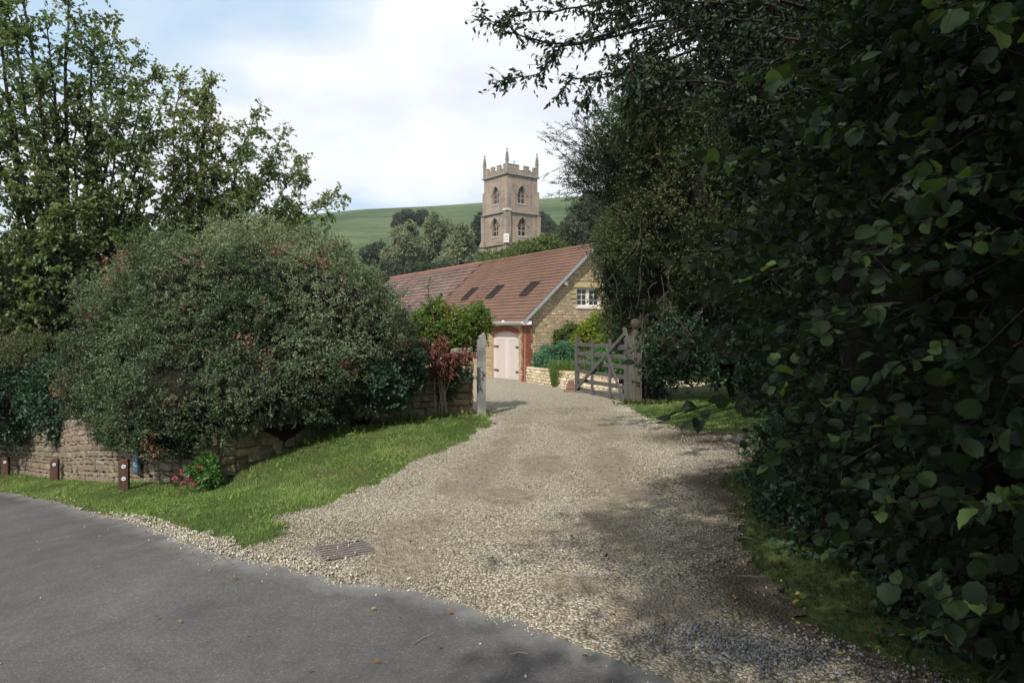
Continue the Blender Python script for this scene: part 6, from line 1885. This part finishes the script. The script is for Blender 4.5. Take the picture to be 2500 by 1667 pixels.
# long sprays reaching towards the drive
sp_px = [(1545,665,1720,640,3.6),(1580,640,1800,610,3.4),(1700,385,1900,420,3.2),(1740,400,1920,450,3.0),(1785,395,1950,400,3.0),(1790,690,2000,640,3.1),(1840,200,2050,190,2.8),(1630,880,1800,800,3.6),(1560,885,1760,830,3.9),(1640,1020,1850,960,3.6),(1700,1020,1900,980,3.3),(1880,1120,2050,1060,3.0),
         (1950,1000,2150,960,2.8),(1900,860,2100,800,2.9),(1980,780,2200,740,2.6),(1890,940,2100,900,2.9),(2060,1060,2260,1040,2.5),(1985,1310,2150,1290,3.0),(2030,1350,2230,1300,2.8),(2250,480,2480,420,2.2),(2000,310,2200,330,2.6),(2240,430,2440,460,2.3),(2090,1180,2300,1150,2.6),(2170,1240,2380,1200,2.4),
         (2310,20,2480,0,2.0),(2420,60,2600,40,1.8),(2350,590,2560,570,2.1),(2200,880,2420,850,2.3),(2150,560,2380,520,2.4),(2040,640,2260,600,2.6),(2400,1240,2560,1200,2.0),(2200,1440,2380,1400,2.5),(2280,1470,2450,1440,2.3),(2270,1540,2450,1500,2.3),(1610,740,1800,700,3.7),(1660,580,1850,560,3.5)]
So, Sd, Sl = [], [], []; mb = MB()
for (x0, y0, x1, y1, Ys) in sp_px:
    a = np.array(world(x1, y1, Ys+.25)); b_ = np.array(world(x0, y0, Ys)); q = bez(a, (a+b_)/2+np.array([0, 0, .03]), b_, 7)
    mb.tube([tuple(x) for x in q], list(np.linspace(.005, .002, 7)), 5, cap=False)
    for j in range(1, 7):
        So.append(q[j]); Sd.append(unit(unit(q[j]-q[j-1])*.7+np.array([0, 0, -.05])+rng_h.normal(0, .25, 3))); Sl.append(.04)
for p, d, l in zip(P_[::3], D_[::3], Ls[::3]): mb.tube([tuple(p-d*.15), tuple(p+d*l)], [.006, .002], 4, cap=False)
mb.build('branches', M_bark_dark, HZ)['kind'] = 'stuff'
C1, A1, N1 = sprigs(P_, D_, Ls, 6, rng_h, .6, .12, .9)
C2, A2, N2 = sprigs(np.array(So), np.array(Sd), np.array(Sl), 2, rng_h, .7, .3, 1.3)
C_ = np.concatenate([C2, C1]); A_ = np.concatenate([A2, A1]); NN_ = np.concatenate([N2, N1])
A_[:, 2] -= .25; A_ = unit(A_)
ok = (np.linalg.norm(C_-np.array([0, 0, EYE]), axis=1) > 1.7); C_, A_, NN_ = C_[ok], A_[ok], NN_[ok]
ln = rng_h.uniform(.036, .080, len(C_))
inview = (C_[:, 1] > .6) & (np.abs(C_[:, 0]/np.maximum(C_[:, 1], .1)) < .74) & (np.abs(C_[:, 2]-EYE)/np.maximum(C_[:, 1], .1) < .5)
toward = np.linalg.norm(C_-np.array([0, 0, EYE]), axis=1)
score = np.where(inview, toward, 1e6); score[:len(C2)] -= .6
sel = np.zeros(len(C_), bool); sel[np.argsort(score)[:295]] = True
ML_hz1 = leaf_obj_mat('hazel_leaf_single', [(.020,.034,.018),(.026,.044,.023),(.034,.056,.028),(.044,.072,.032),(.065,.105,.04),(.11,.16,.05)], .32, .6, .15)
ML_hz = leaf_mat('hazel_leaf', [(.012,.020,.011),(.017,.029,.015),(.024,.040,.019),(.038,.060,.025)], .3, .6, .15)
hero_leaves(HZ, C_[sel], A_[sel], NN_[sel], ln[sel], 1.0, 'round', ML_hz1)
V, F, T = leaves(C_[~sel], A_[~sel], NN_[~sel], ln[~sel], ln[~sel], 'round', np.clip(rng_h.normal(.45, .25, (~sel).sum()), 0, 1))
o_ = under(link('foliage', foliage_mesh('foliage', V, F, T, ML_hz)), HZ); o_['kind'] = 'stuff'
# ground ivy at its foot
mass('ground_ivy', [(2.45,5.2,.10,.45,1.1,.24),(2.75,6.6,.15,.5,1.0,.28),(2.4,3.9,.05,.45,.9,.20),(3.5,8.0,.25,.7,1.2,.4)], 'dark ground ivy and nettles along the foot of the hazel', 'ground cover', ML_ivy, 1700, 9, (.03,.055), rough=.3, freq=2.5, core=.75, ratio=.8, seed=95, tbase=.12, sprig=(.06,.16), zmin=lambda p: height(p[:, 0], p[:, 1]))['kind'] = 'stuff'
# R5 unseen trees added behind the camera to shade the hazel and lower drive
for i, (bl, lab) in enumerate((([(.2,-3.6,8.8,2.8,2.8,2.4),(-1.0,-4.0,9.0,1.9,2.2,1.8),(2.2,-3.2,7.9,2.6,2.8,2.6),(3.8,-1.6,7.0,2.6,2.8,2.8),(1.4,-6.4,9.6,3.0,2.6,2.4),(4.8,-3.6,4.6,2.2,2.4,3.4)], 'unseen tree added behind the camera to shade the hazel and drive'),
                               ([(5.6,1.0,4.6,1.8,2.6,3.6),(5.4,-1.0,7.0,2.4,2.6,2.4)], 'unseen tree added behind the hazel for its shade'))):
    mass('added_shade_tree', bl, lab, 'tree', ML_dark, 19000, 8, (.07,.13), rough=.3, freq=.8, shell=1.0, gapt=-.8, gapf=1.3, core=0, ratio=.6, seed=97+i, facing=None, sprig=(.2,.5),
         trunk=([(bl[-1][0]+.3, bl[-1][1], 0), (bl[-1][0]+.2, bl[-1][1], 3), (bl[0][0], bl[0][1], bl[0][2])], [.22, .18, .08]))
# ------------------------------------------------------------------ grass
rng = np.random.default_rng(60)
def in_front_of_wall(x, y):
    """True on the road side of the retaining wall / left of the gatepost wall"""
    P = [(-18.0,21.0),(-13.2,17.6),(-9.2,14.05),(-6.9,11.75),(-5.4,10.55),(-4.45,9.95),(-4.0,9.75),(-3.75,10.1),(-3.2,10.75),(-2.3,12.1),(-1.3,12.95),(-.72,13.3),(-.2,13.3),(3,12),(3,0),(-30,0),(-30,25)]
    return sdf(x, y, P) < 0.0
def grass(name, n, box, cond, hr, wr, mat, tb, seed, lean=.5):
    rng = np.random.default_rng(seed); x = rng.uniform(box[0], box[1], n*3); y = rng.uniform(box[2], box[3], n*3)
    k = cond(x, y); x, y = x[k][:n], y[k][:n]; z = gz(x, y)-.008
    P = np.stack([x, y, z], -1); m = len(x)
    A = unit(rng.normal(0, lean, (m, 3))*[1, 1, .3] + np.array([0, 0, 1.]))
    h = rng.uniform(*hr, m)*(1+.35*nz(P, 2.5, seed))
    tint = np.clip(tb + .24*nz(P, 1.2, seed+1) + .16*nz(P, 5, seed+2) + rng.normal(0, .12, m), 0, 1)
    V, F, T = leaves(P, A, rng.normal(0, 1, (m, 3)), np.maximum(h, .01), rng.uniform(*wr, m), 'blade', tint)
    return tag(link(name, foliage_mesh(name, V, F, T, mat)), kind='stuff')
def c_left(x, y):
    r = sdf(x, y, ROAD); d = drive_f(x, y)
    P = np.stack([x, y, 0*x], -1)
    bare = nz(P, 1.3, 40)+.3*nz(P, 6, 43) > 1.05
    return (r > .05+.08*nz(P, 4, 41)) & (d > .0) & in_front_of_wall(x, y) & ~bare
grass('verge_grass', 95000, (-9.5,-.3,5.5,14.5), c_left, (.02,.05), (.006,.012), ML_grass, .36, 1, .7)
grass('verge_grass', 16000, (-16,-9.0,10,20), c_left, (.03,.06), (.010,.018), ML_grass, .36, 2, .6)
def c_right(x, y):
    d = drive_f(x, y); P = np.stack([x, y, 0*x], -1)
    return (d > .02+.06*nz(P, 3, 42)) & (x > .8) & (np.hypot((x-3.0)/1.0, (y-10.2)/.8) > 1) & (y > 2.6)
grass('bank_grass', 30000, (1.6,6.0,10.4,15.2), c_right, (.03,.07), (.007,.013), ML_grass, .40, 33, .6)
grass('bank_grass', 52000, (1.2,5.0,2.6,10.4), c_right, (.025,.065), (.006,.012), ML_grass_sh, .45, 3, .6)  # near part of the bank takes the colour with shade painted in
# clover-like low leaves in the verge
x = rng.uniform(-6, -.3, 9000); y = rng.uniform(6, 13, 9000); k = c_left(x, y) & (nz(np.stack([x, y, 0*x], -1), 1.8, 44) > .1); x, y = x[k], y[k]
P = np.stack([x, y, gz(x, y)+.012], -1); m = len(P); A = unit(rng.normal(0, 1, (m, 3))*[1, 1, .35]); ln = rng.uniform(.018, .035, m)
V, F, T = leaves(P, A, np.array([0, 0, 1.])+rng.normal(0, .3, P.shape), ln, ln*.8, 'oval', np.clip(rng.normal(.35, .15, m), 0, 1))
tag(link('clover', foliage_mesh('clover', V, F, T, ML_grass)), kind='stuff')

# ------------------------------------------------------------------ loose stones of the drive
M_gs = None
def gravel_mat(name, cols):
    m, t, b, o = base_mat(name, .9, .2)
    at = N(t, 'ShaderNodeAttribute', attribute_name='tint'); r = ramp(t, [(i/(len(cols)-1), c) for i, c in enumerate(cols)]); L(t, at.outputs['Fac'], r.inputs[0])
    L(t, r.outputs[0], b.inputs['Base Color']); return m
M_gs = gravel_mat('limestone_chippings', [(.15,.125,.095),(.27,.24,.185),(.41,.38,.305),(.53,.50,.42),(.68,.66,.58)])
M_bs = gravel_mat('blue_grey_chippings', [(.12,.125,.135),(.20,.207,.218),(.30,.308,.315)])
def stones(name, x, y, s, tint, mat, seed, label=None, dz=.0, flat=.55):
    rng = np.random.default_rng(seed); m = len(x)
    P = np.stack([x, y, height(x, y)+.010+dz+s*.10], -1)
    A = unit(rng.normal(0, 1, (m, 3))*[1, 1, .28]); Nn = np.array([0, 0, 1.])+rng.normal(0, .22, (m, 3))
    V, F, T = leaves(P, A, Nn, s, s*rng.uniform(.6, .95, m), 'stone', tint, rng, .055)
    V[:, 2] = V[:, 2]
    return tag(link(name, npmesh(name, V, F, mat, tint=T)), kind='stuff')
def pick(n, box, dens_fn, seed):
    rng = np.random.default_rng(seed); x = rng.uniform(box[0], box[1], n); y = rng.uniform(box[2], box[3], n)
    k = rng.uniform(0, 1, n) < dens_fn(x, y); return x[k], y[k], rng
def dens(x, y):
    P = np.stack([x, y, 0*x], -1)
    d = drive_f(x, y); r = road_f(x, y)
    q = (d < .03) & (r > -.05)
    heap = .55 + .55*nz(P, .9, 50) + .25*nz(P, 2.6, 57) - 1.0*tracks(x, y) - .5*mould(x, y) + .5*np.clip(1-np.abs(r-.12)/.3, 0, 1) + .35*np.clip(1+d/.35, 0, 1)
    return np.where(q, np.clip(heap, .06, 1), 0)*np.clip(7.5/np.maximum(y, 1), .2, 1)
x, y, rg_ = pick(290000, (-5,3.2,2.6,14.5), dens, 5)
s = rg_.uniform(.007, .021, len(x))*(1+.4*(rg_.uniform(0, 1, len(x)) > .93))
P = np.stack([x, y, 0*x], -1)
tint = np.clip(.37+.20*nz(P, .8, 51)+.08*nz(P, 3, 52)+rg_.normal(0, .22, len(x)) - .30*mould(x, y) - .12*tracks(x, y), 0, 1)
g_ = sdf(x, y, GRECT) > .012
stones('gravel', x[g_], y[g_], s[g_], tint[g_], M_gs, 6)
# stones strayed on to the road and along its edge
def dens_r(x, y):
    r = road_f(x, y); P = np.stack([x, y, 0*x], -1)
    return np.where(r < 0, np.exp(r/.11)*.35*np.clip((x+4.5)/2, .05, 1) + .0015, 0)
x, y, rg_ = pick(22000, (-7,2.5,2.2,10), dens_r, 8)
stones('strayed_gravel', x, y, rg_.uniform(.008, .024, len(x)), np.clip(rg_.normal(.55, .2, len(x)), 0, 1), M_gs, 9, dz=.006)
# edge strip between verge and road at the left
def dens_e(x, y):
    r = sdf(x, y, ROAD); return np.where((r > -.03) & (r < .15), np.clip((x+5.2)/3.0, .04, .75)*.9, 0)
x, y, rg_ = pick(60000, (-8,-1,4.5,11), dens_e, 10)
stones('edge_gravel', x, y, rg_.uniform(.012, .03, len(x)), np.clip(rg_.normal(.5, .2, len(x)), 0, 1), M_gs, 11, dz=.012)
gr_ = np.random.default_rng(31); gq = np.array(GRECT); u_ = gr_.uniform(0, 1, 26)**.35; v_ = gr_.uniform(0, 1, 26)
gxy = gq[0]+(gq[1]-gq[0])*v_[:, None]+(gq[3]-gq[0])*np.where(gr_.uniform(0,1,26)<.5, u_, 1-u_)[:, None]
stones('grate_gravel', gxy[:, 0], gxy[:, 1], gr_.uniform(.010, .024, 26), gr_.uniform(.2, .9, 26), M_gs, 32, dz=.010)
# blue-grey stone chips at the lower right
bx, by = onground(1810, 1590)
rg_ = np.random.default_rng(12); x = bx+rg_.normal(0, .28, 900)+rg_.uniform(-.15, .15, 900); y = by+rg_.normal(0, .13, 900)-(x-bx)*.35
stones('blue_chippings', x, y, rg_.uniform(.012, .026, 900), rg_.uniform(0, 1, 900), M_bs, 13, dz=.012)
# pale edging stones by the leaf mould
M_pale = stone_mat('pale_boulder', [(.19,.18,.16),(.26,.245,.22)], 16, .01)
vb = rock_variants('boulder', M_pale, 3, .14, .2, 8)
for i, (px, py, s_, lab) in enumerate(((1780,1075,.13,'left one of two pale stones half buried at the edge of the leaf mould'),(1812,1078,.15,'right one of two pale stones, the more upright and whiter, beside the leaf mould'))):
    gx_, gy_ = onground(px, py); o = tag(link('edging_stone', vb[i], None, (gx_, gy_, hz(gx_, gy_)+.015)), lab, 'stone', 'pale stones at the edge of the drive')
    o.scale = (s_*1.3, s_*.8, s_); o.rotation_euler = (.2, .5-i*.9, .6+i)
# ------------------------------------------------------------------ fallen leaves and twigs
ML_fall = leaf_mat('fallen_leaf', [(.10,.055,.025),(.17,.085,.03),(.26,.14,.04),(.36,.25,.05),(.42,.34,.12)], .1, .7, .2)
def litter(n, box, cond, seed, lr=(.02,.045)):
    x, y, rg = pick(n, box, cond, seed); m = len(x); P = np.stack([x, y, height(x, y)+.034], -1)
    A = unit(rg.normal(0, 1, (m, 3))*[1, 1, .3]); ln = rg.uniform(*lr, m)
    return leaves(P, A, np.array([0, 0, 1.])+rg.normal(0, .4, P.shape), ln, ln*.6, 'oval', rg.uniform(0, 1, m)**1.3)
def l_road(x, y):
    r = sdf(x, y, ROAD); return np.where((r > -.18) & (r < .12) & (x < -1.5), .35, 0)
def l_all(x, y):
    return np.where((drive_f(x, y) < .1) & (y < 9), .02+.25*mould(x, y), 0)+np.where(c_left(x, y), .02, 0)
def l_bank(x, y): return np.where((x > 1.4) & (drive_f(x, y) > -.1), .10, 0)
V, F, T = cat([litter(6000, (-9,0,4.5,13), l_road, 1), litter(9000, (-6,3,2.6,13), l_all, 2), litter(5000, (1.2,4,3,12), l_bank, 3)])
tag(link('fallen_leaves', foliage_mesh('fallen_leaves', V, F, T, ML_fall)), kind='stuff')
rg = random.Random(3); mb = MB()
for i in range(70):
    px = rg.uniform(900, 1900); py = rg.uniform(1080, 1560 if px > 1400 else 1400); gx_, gy_ = onground(px, py); a = rg.uniform(0, 6.28); l = rg.uniform(.04, .16)
    z_ = hz(gx_, gy_)+.022; mb.tube([(gx_, gy_, z_), (gx_+math.cos(a)*l*.5, gy_+math.sin(a)*l*.5+.01, z_+.008), (gx_+math.cos(a+.3)*l, gy_+math.sin(a+.3)*l, z_)], [.002, .003, .0015], 4)
for (px, py, l, a) in ((1010,1580,.14,.9),(1245,1607,.09,.05),(1640,1245,.16,0),(1705,1100,.22,.1)):
    gx_, gy_ = onground(px, py); z_ = hz(gx_, gy_)+.022
    mb.tube([(gx_, gy_, z_), (gx_+math.cos(a)*l*.5, gy_+math.sin(a)*l*.5+.015, z_+.004), (gx_+math.cos(a)*l, gy_+math.sin(a)*l, z_)], [.002, .0025, .0015], 4)
tag(link('fallen_twigs', mb.mesh('fallen_twigs', M_twig_pale)), kind='stuff')

# longer tufts and scattered weeds in the verge
x = rng.uniform(-9, -.4, 5200); y = rng.uniform(6, 14, 5200); P2 = np.stack([x, y, 0*x], -1)
k = c_left(x, y) & (nz(P2, 3.4, 71) > .55); x, y = x[k], y[k]
O_, A_l, h_l = [], [], []
P = np.stack([x, y, gz(x, y)-.01], -1); P = np.repeat(P, 9, 0)+rng.normal(0, .018, (len(x)*9, 3))*[1, 1, 0]
V, F, T = leaves(P, unit(rng.normal(0, .55, P.shape)*[1, 1, .3]+np.array([0, 0, 1.])), rng.normal(0, 1, P.shape), rng.uniform(.05, .10, len(P)), rng.uniform(.007, .013, len(P)), 'blade2', np.clip(rng.normal(.45, .2, len(P)), 0, 1))
tag(link('grass_tufts', foliage_mesh('grass_tufts', V, F, T, ML_grass)), kind='stuff')
# air
hm = bpy.data.materials.new('haze'); hm.use_nodes = True; ht = hm.node_tree; ht.nodes.clear()
ho = N(ht, 'ShaderNodeOutputMaterial'); hv = N(ht, 'ShaderNodeVolumePrincipled')
hv.inputs['Color'].default_value = (0.86, 0.92, 1.0, 1); hv.inputs['Density'].default_value = HAZE
L(ht, hv.outputs[0], ho.inputs['Volume'])
if HAZE > 0:
    mb = MB(); mb.box(-1800, 1800, -1800, 1800, -40, 140)
    tag(link('haze', mb.mesh('haze', hm)), kind='stuff')
